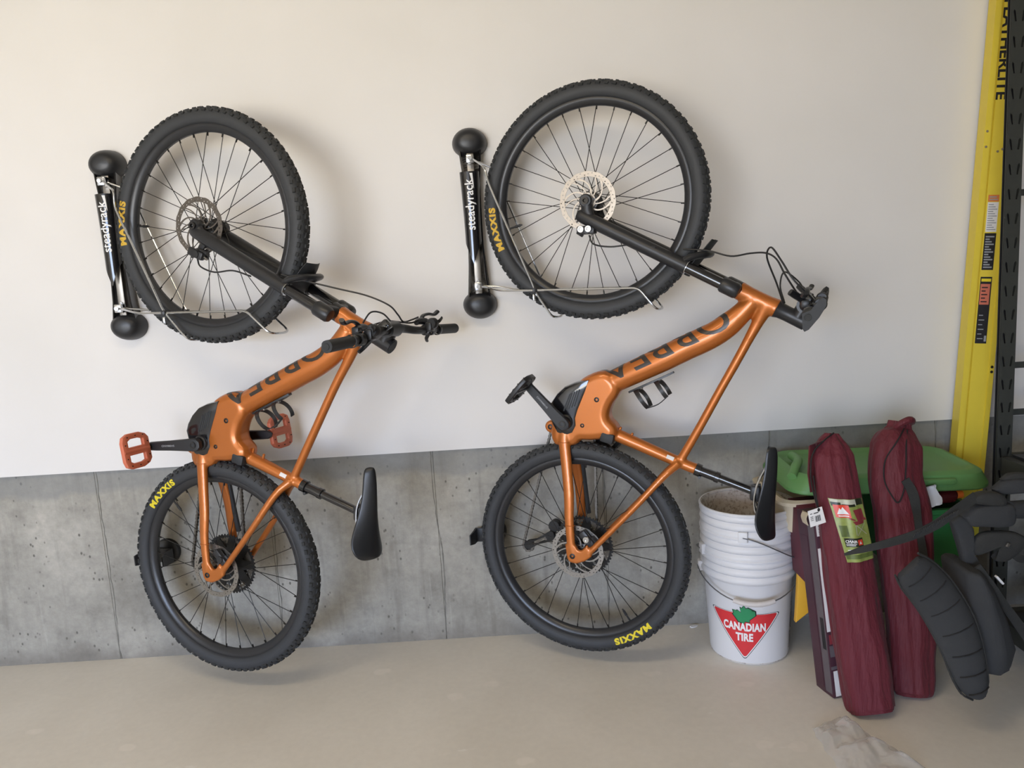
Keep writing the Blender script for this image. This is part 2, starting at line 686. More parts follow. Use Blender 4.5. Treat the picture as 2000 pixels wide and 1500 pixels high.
# back wall: poured foundation below, drywall proud of it above
fw = slab('wall_back', (X0, .012, 0), (X1, .12, .73), M['concrete'])
dw = slab('wall_back_upper', (X0, -.014, .729), (X1, .12, ZC), M['drywall'])
seams = [X0, -2.75, -2.14, -1.533, -.915, -.303, .310, .92, 1.53, 2.14, X1]
for a, b in zip(seams[:-1], seams[1:]):
    gp = G()
    tmp = bmesh.new()
    bmesh.ops.create_cube(tmp, size=1)
    bmesh.ops.scale(tmp, vec=(b - a - .0006, .03, .7285), verts=tmp.verts)
    bmesh.ops.bevel(tmp, geom=[e for e in tmp.edges if abs((e.verts[0].co - e.verts[1].co).z) > .5], offset=.0016, segments=1, affect='EDGES')
    gp.merge(tmp, Matrix.Translation(((a + b) / 2, .0148, .7285 / 2)))
    gp.make('panel', M['concrete'], fw)

# ragged mortar fins left where the form boards met
for sx_ in seams[1:-1]:
    rs_ = random.Random(int(sx_ * 1000))
    rings = []
    off_ = rs_.uniform(-.006, .006)
    for k in range(38):
        z_ = .003 + .722 * k / 37
        off_ = max(-.009, min(.009, off_ + rs_.uniform(-.0028, .0028)))
        h_ = rs_.uniform(.0015, .0052)
        d_ = rs_.uniform(.0004, .0024)
        rings.append([V((sx_ + off_ - h_, .004, z_)), V((sx_ + off_ - h_ * .3, -.0002 - d_, z_)), V((sx_ + off_ + h_ * .4, -.0002 - d_ * .7, z_)), V((sx_ + off_ + h_, .004, z_))])
    G().ring_loft(rings).make('form_seam', M['concrete_fin'], fw, 20)

# ------------------------------------------------------------------ wheels
TYRE_R, TUBE_R = .366, .0285
spoke_me = None


def spoke_mesh():
    global spoke_me
    if spoke_me is None:
        o = G().tube([(0, 0, 0), (0, 0, 1)], .00125, 6).make('spoke', M['spoke'])
        spoke_me = o.data
        bpy.data.objects.remove(o)
    return spoke_me


def ring_text(name, s, size, ang, r, znear, material, parent):
    """lettering that follows the sidewall, tops outward, read clockwise"""
    vs, fs = text2d(s, size, bold=.055, sx=1.28, spacing=1.18)
    cr = TYRE_R - TUBE_R

    def fn(x, y):
        a = ang - x / (r + .004)
        rad = r + y
        dz = math.sqrt(max(1e-8, (TUBE_R + .0009) ** 2 - (rad - cr) ** 2))
        return V((rad * math.cos(a), rad * math.sin(a), dz))
    return decal(name, [(vs, fs)], fn, material, parent, step=.006)


def wheel(name, parent, hub, text_ang, print_mat, rear, seed, rotor_mat, rotor_r=.09):
    w_ = empty(name, parent, loc=(hub[0], hub[1], 0))
    g = G()
    cr = TYRE_R - TUBE_R
    prof = [(cr + TUBE_R * math.cos(a), TUBE_R * math.sin(a)) for a in [(-142 + 284 * k / 18) * PI / 180 for k in range(19)]]
    prof += [(cr - TUBE_R * .80, TUBE_R * .45), (cr - TUBE_R * .80, -TUBE_R * .45)]
    g.lathe(prof, 96, closed=True)
    g.make('tyre', M['tyre'], w_, 50)
    # tread blocks
    g = G()
    rnd = random.Random(seed)
    n = 82

    def knob(a, phi, lx, ly, h, tw=0):
        c = V((math.cos(a), math.sin(a), 0))
        t = V((-math.sin(a), math.cos(a), 0))
        o = c * math.cos(phi) + V((0, 0, 1)) * math.sin(phi)
        s = t.cross(o)
        t2 = t * math.cos(tw) + s * math.sin(tw)
        s2 = t2.cross(o)
        p = c * cr + o * (TUBE_R + h / 2 - .001)
        mtx = basis(t2, s2, o, p)
        vs = [g.bm.verts.new(mtx @ V((i * lx / 2 * (1 if k < 0 else .86), j * ly / 2 * (1 if k < 0 else .86), k * h / 2))) for i in (-1, 1) for j in (-1, 1) for k in (-1, 1)]
        for f in ((0, 1, 3, 2), (4, 6, 7, 5), (0, 4, 5, 1), (2, 3, 7, 6), (1, 5, 7, 3)):
            g.bm.faces.new([vs[q] for q in f])
    for k in range(n):
        a = 2 * PI * k / n
        for s in (-1, 1):
            knob(a + rnd.uniform(-.004, .004), s * .98, .0155 if k % 2 else .012, .009, .0055 if k % 2 else .0045, s * .15)
            knob(a + PI / n, s * .56, .010, .0075, .0042, -s * .4)
            if k % 2 == 0:
                knob(a + .01, s * .17, .017, .0075, .004, s * .2)
        if k % 2:
            knob(a, 0, .010, .014, .004)
    stuff(g.make('tread', M['tread'], w_, 20))
    # rim
    g = G()
    g.lathe([(.316, .0165), (.312, .0178), (.306, .0172), (.294, .010), (.2905, .004), (.2905, -.004), (.294, -.010), (.306, -.0172), (.312, -.0178), (.316, -.0165)], 96, closed=True)
    g.make('rim', M['rim'], w_, 30)
    # hub
    L = .070 if rear else .052
    g = G()
    g.lathe([(.006, -L), (.0095, -L), (.0095, -L + .012), (.014, -L + .014), (.018, -.034), (.029, -.032), (.029, -.028), (.017, -.024), (.015, 0), (.017, .026), (.030, .030), (.030, .034), (.019, .037), (.018, .046), (.0095, .048), (.0095, L), (.006, L)], 28)
    g.make('hub', M['black'], w_)
    sm = spoke_mesh()
    for k in range(32):
        side = 1 if k % 2 else -1
        lead = 1 if (k // 2) % 2 else -1
        a = 2 * PI * (k + .5) / 32
        ah = a + lead * math.radians(62)
        p0 = V((.028 * math.cos(ah), .028 * math.sin(ah), side * (.031 + .002 * lead)))
        p1 = V((.293 * math.cos(a), .293 * math.sin(a), side * .003))
        o = bpy.data.objects.new('spoke', sm)
        COL.objects.link(o)
        o.parent = w_
        mm = along(p0, p1)
        o.matrix_local = mm @ Matrix.Diagonal((1, 1, (p1 - p0).length, 1))
        nd = (p1 - p0).normalized()
    # spoke nipples, one small brass-black sleeve each, joined
    g = G()
    for k in range(32):
        a = 2 * PI * (k + .5) / 32
        d = V((math.cos(a), math.sin(a), 0))
        g.tube([d * .280, d * .292], .0023, 6)
    stuff(g.make('nipples', M['spoke'], w_))
    # valve
    d = V((math.cos(text_ang + .02), math.sin(text_ang + .02), 0))
    g = G()
    g.tube([d * .291, d * .270, d * .2695, d * .2515, d * .251, d * .245], [.0032, .003, .0045, .0045, .003, .0025], 10)
    g.make('valve', M['black'], w_)
    # disc rotor
    g = G()
    N = 90
    outer = [((rotor_r + (.0007 if (k // 3) % 2 else -.0006)) * math.cos(2 * PI * k / N), (rotor_r + (.0007 if (k // 3) % 2 else -.0006)) * math.sin(2 * PI * k / N)) for k in range(N)]
    holes = [[((rotor_r - .0155) * math.cos(2 * PI * k / 60), (rotor_r - .0155) * math.sin(2 * PI * k / 60)) for k in range(60)]]
    for k in range(42):
        a = 2 * PI * k / 42
        rr = rotor_r - (.0045, .0078, .0110)[k % 3]
        holes.append(rotz2([(rr + .0021 * math.cos(b), .0021 * math.sin(b)) for b in [2 * PI * q / 7 for q in range(7)]], a))
    g.plate(outer, .0018, holes)
    inner = [(.026 * math.cos(2 * PI * k / 30), .026 * math.sin(2 * PI * k / 30)) for k in range(30)]
    g.plate(inner, .0018, [[(.017 * math.cos(2 * PI * k / 24), .017 * math.sin(2 * PI * k / 24)) for k in range(24)]])
    for k in range(6):
        a = 2 * PI * k / 6
        pts = []
        for q in range(9):
            t = q / 8
            rr = .023 + (rotor_r - .0145 - .023) * t
            b = a + .95 * t ** 1.2
            pts.append((rr * math.cos(b), rr * math.sin(b), 0))
        g.ribbon(pts, [.007, .0042, .0042, .007], .0018, (0, 0, 1) and [V((0, 0, 1)).cross((V(pts[min(i + 1, 8)]) - V(pts[max(i - 1, 0)])).normalized()) for i in range(9)])
        pts2 = []
        for q in range(7):
            t = q / 6
            rr = .024 + (rotor_r - .0145 - .024) * t
            b = a + .25 + .95 - .55 * (1 - t)
            pts2.append((rr * math.cos(b), rr * math.sin(b), 0))
        g.ribbon(pts2, .0036, .0018, [V((0, 0, 1)).cross((V(pts2[min(i + 1, 6)]) - V(pts2[max(i - 1, 0)])).normalized()) for i in range(7)])
    g.make('brake_rotor', rotor_mat, w_, 30, loc=(0, 0, .0455))
    g = G()
    for k in range(6):
        a = 2 * PI * k / 6 + .2
        g.lathe([(0, .003), (.003, .003), (.004, .0015), (.004, 0)], 10, Matrix.Translation((.0215 * math.cos(a), .0215 * math.sin(a), .0463)))
    stuff(g.make('rotor_bolts', M['chrome'], w_))
    if rear:
        for k, (rr, z) in enumerate(((.103, -.023), (.091, -.0265), (.079, -.030), (.067, -.0335), (.057, -.037), (.047, -.0405), (.038, -.044), (.030, -.0475), (.024, -.051))):
            T = int(rr * 500)
            pts = []
            for q in range(T):
                for f, dr in ((0, -.0035), (.3, -.0035), (.45, .0015), (.75, .0015)):
                    a = 2 * PI * (q + f) / T
                    pts.append(((rr + dr) * math.cos(a), (rr + dr) * math.sin(a)))
            hl = []
            if rr > .04:
                for q in range(9):
                    a0, a1 = 2 * PI * (q + .18) / 9, 2 * PI * (q + .82) / 9
                    ro, ri = rr - .0105, rr * .55
                    hl.append([(ro * math.cos(a0), ro * math.sin(a0)), (ro * math.cos((a0 + a1) / 2), ro * math.sin((a0 + a1) / 2)), (ro * math.cos(a1), ro * math.sin(a1)), (ri * math.cos((a0 + a1) / 2), ri * math.sin((a0 + a1) / 2))])
            G().plate(pts, .0018, hl).make('sprocket', M['dirty'] if k else M['darkmetal'], w_, 30, loc=(0, 0, z))
    ring_text('tyre_lettering', 'MAXXIS', .0275, text_ang, .3235, 1, print_mat, w_)
    return w_


# ------------------------------------------------------------------ bicycles (local frame: x = bike's up, y = bike's forward, z = bike's left)
def bike(origin, X, Y, Z, P, label, pedal_mat, text_angs, prints, rotor_mats):
    root = empty('bicycle', mtx=basis(X, Y, Z, origin))
    tag(root, label, 'bicycle', 'orange mountain bikes hung on wall racks')
    bb = V((*P['bb'], 0))
    D = bb - V((-.021, .442, 0))            # drive unit details are given for a bottom bracket here
    hb, htp = V((*P['ht_b'], 0)), V((*P['ht_t'], 0))
    st = (htp - hb).normalized()              # steering axis, crown to stem
    fwd = V((-st.y, st.x, 0))                 # forward, square to it
    jn, se = V((*P['junction'], 0)), V((*P['st_end'], 0))
    hubf = V((*P['hubf'], 0))
    std = (se - V((*P['st_a'], 0))).normalized()
    # ---- frame shell
    g = G()
    dt = [V((*p, 0)) for p in P['dt']]
    g.tube([dt[0], *dt], [.030, .034, .037, .039, .040, .040, .037, .027], 20, smooth=5, rb=[.030, .034, .036, .038, .038, .036, .032, .027], ref=(0, 0, 1))
    g.tube([hb - st * .002, hb + st * .03, htp - st * .03, htp + st * .002], [.0285, .0255, .0255, .0285], 22)
    g.tube([V((*P['st_a'], 0)) - std * .02, V((*P['st_a'], 0)) + std * .05, jn, se], [.030, .022, .0175, .0178], 18, smooth=4)
    tt = [htp - st * .03 - fwd * .004, *[V((*p, 0)) for p in P['tt']], jn + V((.004, .003, 0))]
    g.tube(tt, [.026, .018, .0145, .0135, .0135, .014], 16, smooth=5)
    # motor shell
    shell = [(.012, .482), (.030, .530), (.048, .564), (.108, .584), (.138, .552), (.112, .510), (.098, .470), (.104, .438), (.124, .414), (.116, .398), (.098, .405), (.060, .400), (.012, .398), (-.009, .380), (-.055, .378), (-.056, .42), (-.030, .440), (.0, .452)]
    g.plate([(q.x + D.x, q.y + D.y) for q in smooth_path([V((x, y, 0)) for x, y in shell + shell[:1]], 4)[:-1]], .080, bev=.022)
    g.tube([V((.075, .535, 0)) + D, V((.055, .48, 0)) + D, V((.045, .425, 0)) + D], [.040, .042, .036], 18, smooth=4, rb=[.038, .036, .034], ref=(0, 0, 1))
    for s in (1, -1):
        cs = [(-.030 + D.x, .42 + D.y, s * .028), (-.0325 + D.x, .373 + D.y, s * .034), (-.024 + D.x * .6, .29 + D.y * .6, s * .046), (-.017 + D.x * .4, .20, s * .058), (-.017, .115, s * .066), (-.013, .03, s * .071), (-.008, -.006, s * .073)]
        g.tube(cs, [.021, .0205, .0195, .0185, .0165, .0150, .013], 14, smooth=4, rb=[.014, .013, .012, .011, .010, .009, .007], ref=(0, 0, 1))
        ss = [jn + V((.002, -.002, s * .010)), jn + V((-.045, -.043, s * .034)), (jn + V((.043, .002, 0))) * .5 + V((0, 0, s * .058)), V((.043, .004, s * .069))]
        g.tube(ss, [.0145, .0125, .0110, .0105], 12, smooth=4)
        dr = [(-.026, -.014), (-.030, .03), (.002, .03), (.012, .012), (.026, .015), (.043, .034), (.055, .0), (.033, -.017), (.005, -.028), (-.016, -.026)]
        g.plate(dr, .014, mtx=Matrix.Translation((0, 0, s * .071)), bev=.003)
    # lug that closes the drive unit behind the crank
    g.plate([(-.082 + D.x + .017 * math.cos(a), .420 + D.y + .017 * math.sin(a)) for a in [2 * PI * k / 14 for k in range(14)]], .05, bev=.004)
    g.tube([V((-.080, .418, 0)) + D, V((-.040, .405, 0)) + D], .014, 12)
    o = g.make('t', M['orange'])
    md = o.modifiers.new('r', 'REMESH')
    md.mode = 'VOXEL'
    md.voxel_size = .0030
    md.use_smooth_shade = True
    s2 = o.modifiers.new('s', 'SMOOTH')
    s2.factor = .5
    s2.iterations = 12
    me = bpy.data.meshes.new_from_object(o.evaluated_get(bpy.context.evaluated_depsgraph_get()))
    bpy.data.objects.remove(o)
    me.materials.clear()
    frame = link('frame', me, M['orange'], root, 80)
    tree = bvh_of(frame)
    # ---- frame details
    # logo wrapped round the down tube, reading from head tube to drive unit
    a0, a1 = V((*P['logo0'], 0)), V((*P['logo1'], 0))
    ex = (a1 - a0).normalized()
    ey = V((-ex.y, ex.x, 0))
    vs, fs = text2d('ORBEA', .118, bold=.012, shear=-.28, align='LEFT', spacing=1.05)
    mx = max(v[0] for v in vs)
    sc = (a1 - a0).length / mx
    vs = [(x * sc, y) for x, y in vs]

    def on_tube(x, y):
        c = a0 + ex * x
        phi = (y - .082) / .040
        d = V((0, 0, 1)) * math.cos(phi) + ey * math.sin(phi)
        h = tree.ray_cast(c + d * .12, -d)
        return (h[0] if h[0] else c + d * .04) + d * .0007
    decal('logo', [(vs, fs)], on_tube, M['orange_dark'], frame, step=.006)

    def bolt(u, v, r, z=.1):
        h = tree.ray_cast(V((u, v, z)), V((0, 0, -1)))
        if not h[0]:
            return
        zz = h[0].z
        g = G()
        g.lathe([(r * 1.35, -.004), (r * 1.35, .0012), (r, .0022), (r * .6, .0022), (r * .5, -.002), (0, -.002)], 16, Matrix.Translation((u, v, zz)))
        g.make('bolt', M['darkmetal'], frame)
    bolt(.086 + D.x, .516 + D.y, .0062)
    bolt(.034 + D.x, .430 + D.y, .0052)
    bolt(-.082 + D.x, .420 + D.y, .0068)
    bolt(-.008, -.004, .0068)
    # welded-look rings round the near chain stay
    for (u, v, z, r) in ((-.0325 + D.x, .372 + D.y, .034, .0205), (-.0158, .098, .0672, .0163)):
        g = G()
        g.tube([(u + (r + .0004) * math.cos(a), v + .0005 * math.sin(3 * a), z + (r * .62 + .0006) * math.sin(a)) for a in [2 * PI * k / 26 for k in range(26)]], .0013, 6, closed=True)
        g.make('seam', M['orange'], frame)
    # cable bosses on the down tube and seat tube
    for (u, v) in ((.149, .411), (.187, .392)):
        p = V((u + D.x, v + D.y, 0))
        G().tube([p + V((-.004, -.010, 0)), p + V((.003, .008, 0)), p + V((.004, .0095, 0))], [.0042, .0042, .002], 10).make('boss', M['orange'], frame)
    # far stay guard
    cs = [(-.030 + .012, .33, -.049), (-.012, .25, -.056), (-.008, .17, -.063), (-.004, .10, -.070)]
    G().tube([V(p) + V((.012, 0, 0)) for p in cs], .0085, 10, smooth=4).make('chainstay_guard', M['rubber'], frame)
    # paper sticker on the seat tube
    pj = jn - std * .028 + V((0, 0, 0))
    nn = V((-std.y, std.x, 0))

    def on_seat(x, y):
        d = (V((0, 0, 1)) + nn * .35).normalized()
        c = pj + std * x
        c2 = c + nn * y
        h = tree.ray_cast(c2 + V((0, 0, .1)), V((0, 0, -1)))
        return (h[0] if h[0] else c2 + V((0, 0, .018))) + V((0, 0, .0007))
    decal('sticker', [rect2d(-.012, .001, .012, .012)], on_seat, M['paper'], frame, step=.004)
    # black drive unit cover
    cov = [(-.070, .480), (-.062, .500), (-.042, .527), (-.016, .549), (.016, .561), (.050, .5685), (.041, .545), (.013, .484), (.003, .455), (.004, .432), (-.007, .412), (-.027, .404), (-.048, .412), (-.062, .440)]
    g = G()
    pts = [(x + D.x, y + D.y) for x, y in cov]
    for z0, f in ((1, 1),):
        g.plate(pts, .088, bev=.010)
    motor = g.make('motor_cover', M['gloss'], root, 40)
    for k in range(5):
        p0 = V((-.026 + .0095 * k + D.x, .478 + .004 * k + D.y, .0442))
        p1 = V((-.002 + .0085 * k + D.x, .534 + .004 * k + D.y, .0442))
        G().ribbon([p0, p1], .0045, .0012, V((1, -.4, 0))).make('rib', M['rubber'], motor)
    G().lathe([(0, .006), (.020, .006), (.024, .003), (.025, -.002)], 28, Matrix.Translation(bb + V((0, 0, .046)))).make('bearing_cup', M['black'], motor)
    # charge port cover
    g = G()
    pc = V((.114, .390, .0)) + D
    g.box(pc + V((0, 0, .024)), (.044, .034, .034), Matrix.Rotation(math.atan2(std.y, std.x) + .1, 3, 'Z'), bev=.006)
    g.make('port_cover', M['rubber'], root)
    # ---- seat post and saddle
    sp = empty('seatpost', root, loc=se)
    e2 = V((*P['clamp'], 0))
    pd = (e2 - se).normalized()
    G().tube([-std * .003, std * .014], .0205, 20).make('seat_clamp', M['gloss'], sp)
    G().tube([(.010, -.024, .012), (.008, -.025, -.012)], .005, 8).make('clamp_bolt', M['black'], sp)
    G().tube([std * .012, pd * .060, pd * .061, pd * .074, pd * .075], [.0152, .0158, .0178, .0178, .015], 20).make('outer_tube', M['gloss'], sp)
    G().tube([pd * .060, e2 - se - pd * .008], .0126, 18).make('stanchion', M['gloss'], sp)
    g = G()
    q = e2 - se
    g.box(q + V((-.004, .0, 0)), (.030, .046, .034), Matrix.Rotation(-.05, 3, 'Z'), bev=.006)
    g.tube([q + V((-.008, .022, 0)), q + V((.012, .024, 0))], .006, 8)
    g.tube([q + V((-.012, -.022, 0)), q + V((.010, -.024, 0))], .006, 8)
    g.make('head', M['black'], sp)
    # saddle
    S = e2 - V((.572, .226, 0))
    sad = empty('saddle', root, loc=S)
    stn = [(.372, .006, .628, .012), (.366, .016, .633, .022), (.345, .0205, .6355, .028), (.30, .024, .6345, .030), (.25, .031, .631, .036), (.21, .042, .628, .044), (.175, .059, .627, .050), (.145, .072, .6265, .052), (.118, .075, .627, .042), (.100, .067, .6275, .032), (.090, .050, .626, .022), (.086, .028, .624, .012)]
    rings = []
    for (v, hw, top, dep) in stn:
        ring = []
        for k in range(24):
            a = 2 * PI * k / 24
            z = hw * math.copysign(abs(math.cos(a)) ** .8, math.cos(a))
            q = math.sin(a)
            droop = (abs(z) / max(hw, .001)) ** 2.0 * dep * 1.0
            u = top - droop if q >= 0 else top - droop - (.010 + .012 * (1 - abs(z) / max(hw, .001)))
            if q >= 0:
                u -= (1 - q) * .002
            ring.append(V((u, v, z)))
        rings.append(ring)
    g = G()
    g.ring_loft(rings)
    c = g.make('saddle_cover', M['saddle'], sad, 60)
    mdv = c.modifiers.new('s', 'SUBSURF')
    mdv.levels = mdv.render_levels = 1
    for s in (1, -1):
        G().tube([(.606, .330, s * .006), (.596, .300, s * .012), (.577, .262, s * .020), (.568, .225, s * .022), (.568, .180, s * .022), (.586, .140, s * .026), (.604, .120, s * .034)], .0036, 8, smooth=4).make('rail', M['chrome'], sad)
    # ---- fork
    fk = empty('fork', root, loc=hb)
    toh = hubf - hb
    s_h = toh.dot(st)
    off = toh - st * s_h                      # hub offset ahead of the steering axis
    for s in (1, -1):
        z = V((0, 0, s * .060))
        g = G()
        g.tube([st * (s_h - .008) + z, st * (s_h + .004) + z, st * (s_h + .05) + z, st * (s_h + .11) + z, st * (-.185) + z, st * (-.166) + z], [.014, .0195, .0215, .0215, .0215, .0235], 20, rb=[.010, .014, .020, .0215, .0215, .0235], ref=(0, 0, 1), smooth=3)
        g.tube([off + st * s_h + z, off * .45 + st * (s_h + .016) + z, st * (s_h + .045) + z], [.018, .019, .014], 16, rb=[.011, .012, .012], ref=(0, 0, 1))
        g.lathe([(0, .011), (.017, .011), (.021, .006), (.021, -.011), (0, -.011)], 22, Matrix.Translation(off + st * s_h + z))
        g.make('lower_leg', M['black'], fk)
        G().tube([st * (-.18) + z, st * (-.03) + z], .0172, 20).make('stanchion', M['gloss'], fk)
        G().lathe([(.0176, 0), (.0225, .001), (.0225, .004), (.0176, .005)], 22, along(st * -.166 + z, st * -.1 + z)).make('wiper_seal', M['chrome'] if s == 1 else M['black'], fk)
        G().tube([st * (-.052) + z, st * (-.046) + z, st * (-.004) + z, st * .004 + z, st * .006 + z], [.020, .0235, .0235, .019, .010], 20).make('crown_socket', M['black'], fk)
    g = G()
    cz_ = [V((0, 0, -.060)) - st * .028, V((0, 0, -.03)) - st * .018, V((0, 0, 0)) - st * .012, V((0, 0, .03)) - st * .018, V((0, 0, .060)) - st * .028]
    g.tube(cz_, .021, 14, smooth=3, rb=[.023, .024, .026, .024, .023])
    g.tube([-st * .03, -st * .001], .027, 20)
    g.make('crown', M['black'], fk)
    # arch with the small mud flap
    g = G()
    g.tube([fwd * .010 + V((0, 0, .060)) - st * .180, fwd * .032 + V((0, 0, .058)) - st * .165, fwd * .052 + V((0, 0, .040)) - st * .140, fwd * .057 - st * .130, fwd * .052 + V((0, 0, -.040)) - st * .140, fwd * .032 + V((0, 0, -.058)) - st * .165, fwd * .010 + V((0, 0, -.060)) - st * .180], .011, 12, smooth=4, rb=.016)
    g.make('arch', M['black'], fk)
    rings = []
    for k, (a, hw, rr) in enumerate(((27, .040, .386), (31, .046, .388), (35, .048, .391), (39, .047, .396), (43, .043, .403), (46, .034, .410))):
        base = math.atan2((hb - hubf).y, (hb - hubf).x)
        aa = base + math.radians(a - 33)
        ring = []
        for q in range(13):
            t = -1 + 2 * q / 12
            ring.append((t, hw, rr, aa))
        top = []
        bot = []
        for (t, hw_, rr_, aa_) in ring:
            r1 = rr_ - .012 * t * t
            p = hubf - hb + V((math.cos(aa_) * r1, math.sin(aa_) * r1, hw_ * t))
            top.append(p + V((math.cos(aa_), math.sin(aa_), 0)) * .0022)
            bot.append(p)
        rings.append(top + bot[::-1])
    G().ring_loft(rings).make('mudguard', M['rubber'], fk, 50)
    # front axle cap and caliper
    G().lathe([(0, .004), (.004, .004), (.006, .010), (.0115, .010), (.012, .0)], 18, Matrix.Translation(toh + V((0, 0, .068)))).make('axle_cap', M['gloss'], fk)

    def caliper(name, parent, c, rot, bolts):
        e = empty(name, parent, mtx=Matrix.Translation(c) @ Matrix.Rotation(rot, 4, 'Z'))
        g = G()
        g.box((0, 0, .013), (.058, .026, .018), bev=.005)
        g.box((.002, 0, -.010), (.050, .024, .014), bev=.004)
        g.tube([(-.030, -.004, .006), (-.012, -.016, .008)], .006, 8)
        g.tube([(.006, .012, .006), (.034, .014, .004)], .008, 10)
        g.lathe([(0, .004), (.011, .004), (.012, 0)], 16, Matrix.Translation((.006, 0, .021)))
        g.make('caliper_body', M['black'], e)
        for (x, y) in bolts:
            G().lathe([(.0, .002), (.0045, .002), (.0052, .005), (.0100, .005), (.0112, .001), (.0112, 0)], 18, Matrix.Translation((x, y, .026))).make('caliper_bolt', M['chrome'], e)
        G().tube([(.030, .0, .010), (.042, -.003, .010)], .0035, 8).make('banjo', M['steel'], e)
        return e
    caliper('front_caliper', fk, V((*P['cal'], .052)) - hb, P['cal_rot'], P['cal_bolts'])
    G().tube([V((*P['cal'], .052)) - hb + fwd * .010, st * (s_h + .05) + V((0, 0, .056))], [.010, .012], 10, rb=[.006, .007], ref=(0, 0, 1)).make('caliper_mount', M['black'], fk)
    caliper('rear_caliper', root, V((.040, .055, .050)), -.9, P['rear_bolts'])
    # ---- wheels
    wheel('front_wheel', root, hubf, text_angs[0], prints[0], False, 3, rotor_mats[0])
    wheel('rear_wheel', root, V((0, 0, 0)), text_angs[1], prints[1], True, 5, rotor_mats[1])
    # ---- stem and bars
    cock = empty('handlebar', root, loc=htp)
    G().tube([(0, 0, 0), st * .012, st * .036], [.0275, .0235, .0225], 22).make('headset_spacer', M['black'], cock)
    g = G()
    g.tube([st * .034, st * .092], [.0225, .0235], 22)
    bc = st * .066 + fwd * .045
    g.tube([st * .064 + fwd * .005, bc], [.022, .021], 16, rb=[.024, .024], ref=(0, 0, 1))
    g.tube([bc - V((0, 0, .028)), bc + V((0, 0, .028))], .0235, 20)
    g.make('stem', M['black'], cock)
    G().tube([st * .091, st * .094], .0195, 20).make('top_cap', M['rubber'], cock)
    end = V((*P['grip'], 0)) - htp
    pts = []
    for s in (-1, 1):
        half = [bc + V((0, 0, s * .0)), bc + V((0, 0, s * .045)), bc + st * .004 + V((0, 0, s * .07)), (bc + st * .018) * .72 + end * .28 + V((0, 0, s * .14)), bc * .28 + end * .72 + V((0, 0, s * .28)), end + V((0, 0, s * .382))]
        pts = (half[::-1] if s == -1 else pts + half[1:]) if s == -1 else pts + half[1:]
    G().tube(pts, [.011, .0112, .0125, .0150, .0158, .0150, .0125, .0112, .011], 16, smooth=5).make('bar', M['black'], cock)
    wing = [(-.014, .010), (-.0135, -.028), (-.009, -.035), (.001, -.030), (.025, -.001), (.043, .030), (.043, .044), (.035, .050), (.026, .044), (.006, .018)]
    for s in (1, -1):
        def bar_at(z):
            t = (z - .14) / .242
            return (bc + st * .018) * .72 * (1 - t) + end * (.28 + .72 * t) + V((0, 0, s * z))
        g = G()
        rings = []
        N = 30
        for z, f in ((z_, f_ * P['wing']) for z_, f_ in ((.268, 0), (.29, .02), (.31, .12), (.33, .34), (.35, .62), (.366, .86), (.378, 1), (.3835, .94))):
            c = bar_at(z)
            ring = []
            # resample the wing outline evenly by angle index
            per = []
            for k in range(len(wing)):
                a, b = V((*wing[k], 0)), V((*wing[(k + 1) % len(wing)], 0))
                for q in range(3):
                    per.append(a.lerp(b, q / 3))
            for k in range(N):
                wv = per[k]
                cv = V((math.cos(math.atan2(wv.y, wv.x)), math.sin(math.atan2(wv.y, wv.x)), 0)) * .0162
                ring.append(c + cv.lerp(wv, f))
            rings.append(ring)
        if s == -1:
            pass
        g.ring_loft(rings)
        gr = g.make('grip', M['rubber'], cock, 40)
        G().lathe([(0, .002), (.008, .002), (.0085, .0), (.011, 0), (.0112, -.004)], 18, along(bar_at(.3835), bar_at(.40))).make('end_plug', M['tread'], gr)
        ic = bar_at(.258)
        G().lathe([(.0165, -.006), (.0185, -.005), (.0185, .005), (.0165, .006)], 20, along(ic - V((0, 0, .0)), ic + V((0, 0, s * .1)))).make('lock_ring', M['black'], cock)
        # brake lever, clamp and reservoir
        br = empty('brake_lever', cock, loc=bar_at(.215))
        g = G()
        g.lathe([(.0125, -.010), (.018, -.009), (.018, .009), (.0125, .010)], 18)
        g.tube([(0, .014, 0), (-.012, .026, -s * .010), (-.016, .030, -s * .045), (-.014, .026, -s * .070)], [.009, .012, .011, .008], 12, smooth=3)
        g.box((-.010, .024, -s * .006), (.022, .020, .026), bev=.004)
        g.make('master_cylinder', M['black'], br)
        G().tube([(-.016, .034, -s * .030), (-.018, .046, -s * .012), (-.014, .050, s * .020), (-.012, .046, s * .052), (-.006, .056, s * .072)], [.0055, .005, .0048, .0052, .0062], 8, smooth=4, rb=[.008, .008, .009, .009, .008], ref=(1, 0, 0)).make('lever_blade', M['black'], br)
        sh = empty('shifter', cock, loc=bar_at(.178))
        g = G()
        g.lathe([(.0125, -.006), (.017, -.005), (.017, .005), (.0125, .006)], 18)
        g.box((.016, .010, s * .004), (.024, .030, .034), bev=.006)
        g.lathe([(0, .012), (.014, .012), (.018, .006), (.018, -.006), (.014, -.01), (0, -.01)], 18, Matrix.Translation((.026, .020, s * .004)))
        g.make('pod', M['black'], sh)
        G().tube([(.026, .016, s * .006), (.040, .026, s * .024), (.042, .036, s * .040)], [.007, .0065, .005], 8, smooth=3, rb=[.003, .003, .003], ref=(1, 0, 0)).make('thumb_lever', M['black'], sh)
        G().tube([V(q[:2]).to_3d() + V((0, 0, s * q[2])) for q in P['trig']], P['trig_r'], 10, smooth=3, rb=.0045, ref=(0, 0, 1)).make('trigger', M['black'], sh)
    # display strapped beside the stem
    G().box(bc + V((.010, .012, .055)), (.034, .030, .022), Matrix.Rotation(.6, 3, 'Z'), bev=.004).make('display', M['gloss'], cock)
    for nm, pts in P['cables']:
        G().tube([V(p) for p in pts], .0026, 8, smooth=6).make('cable', M['black'], root)
    # ---- cranks
    ck = empty('crankset', root, loc=bb)
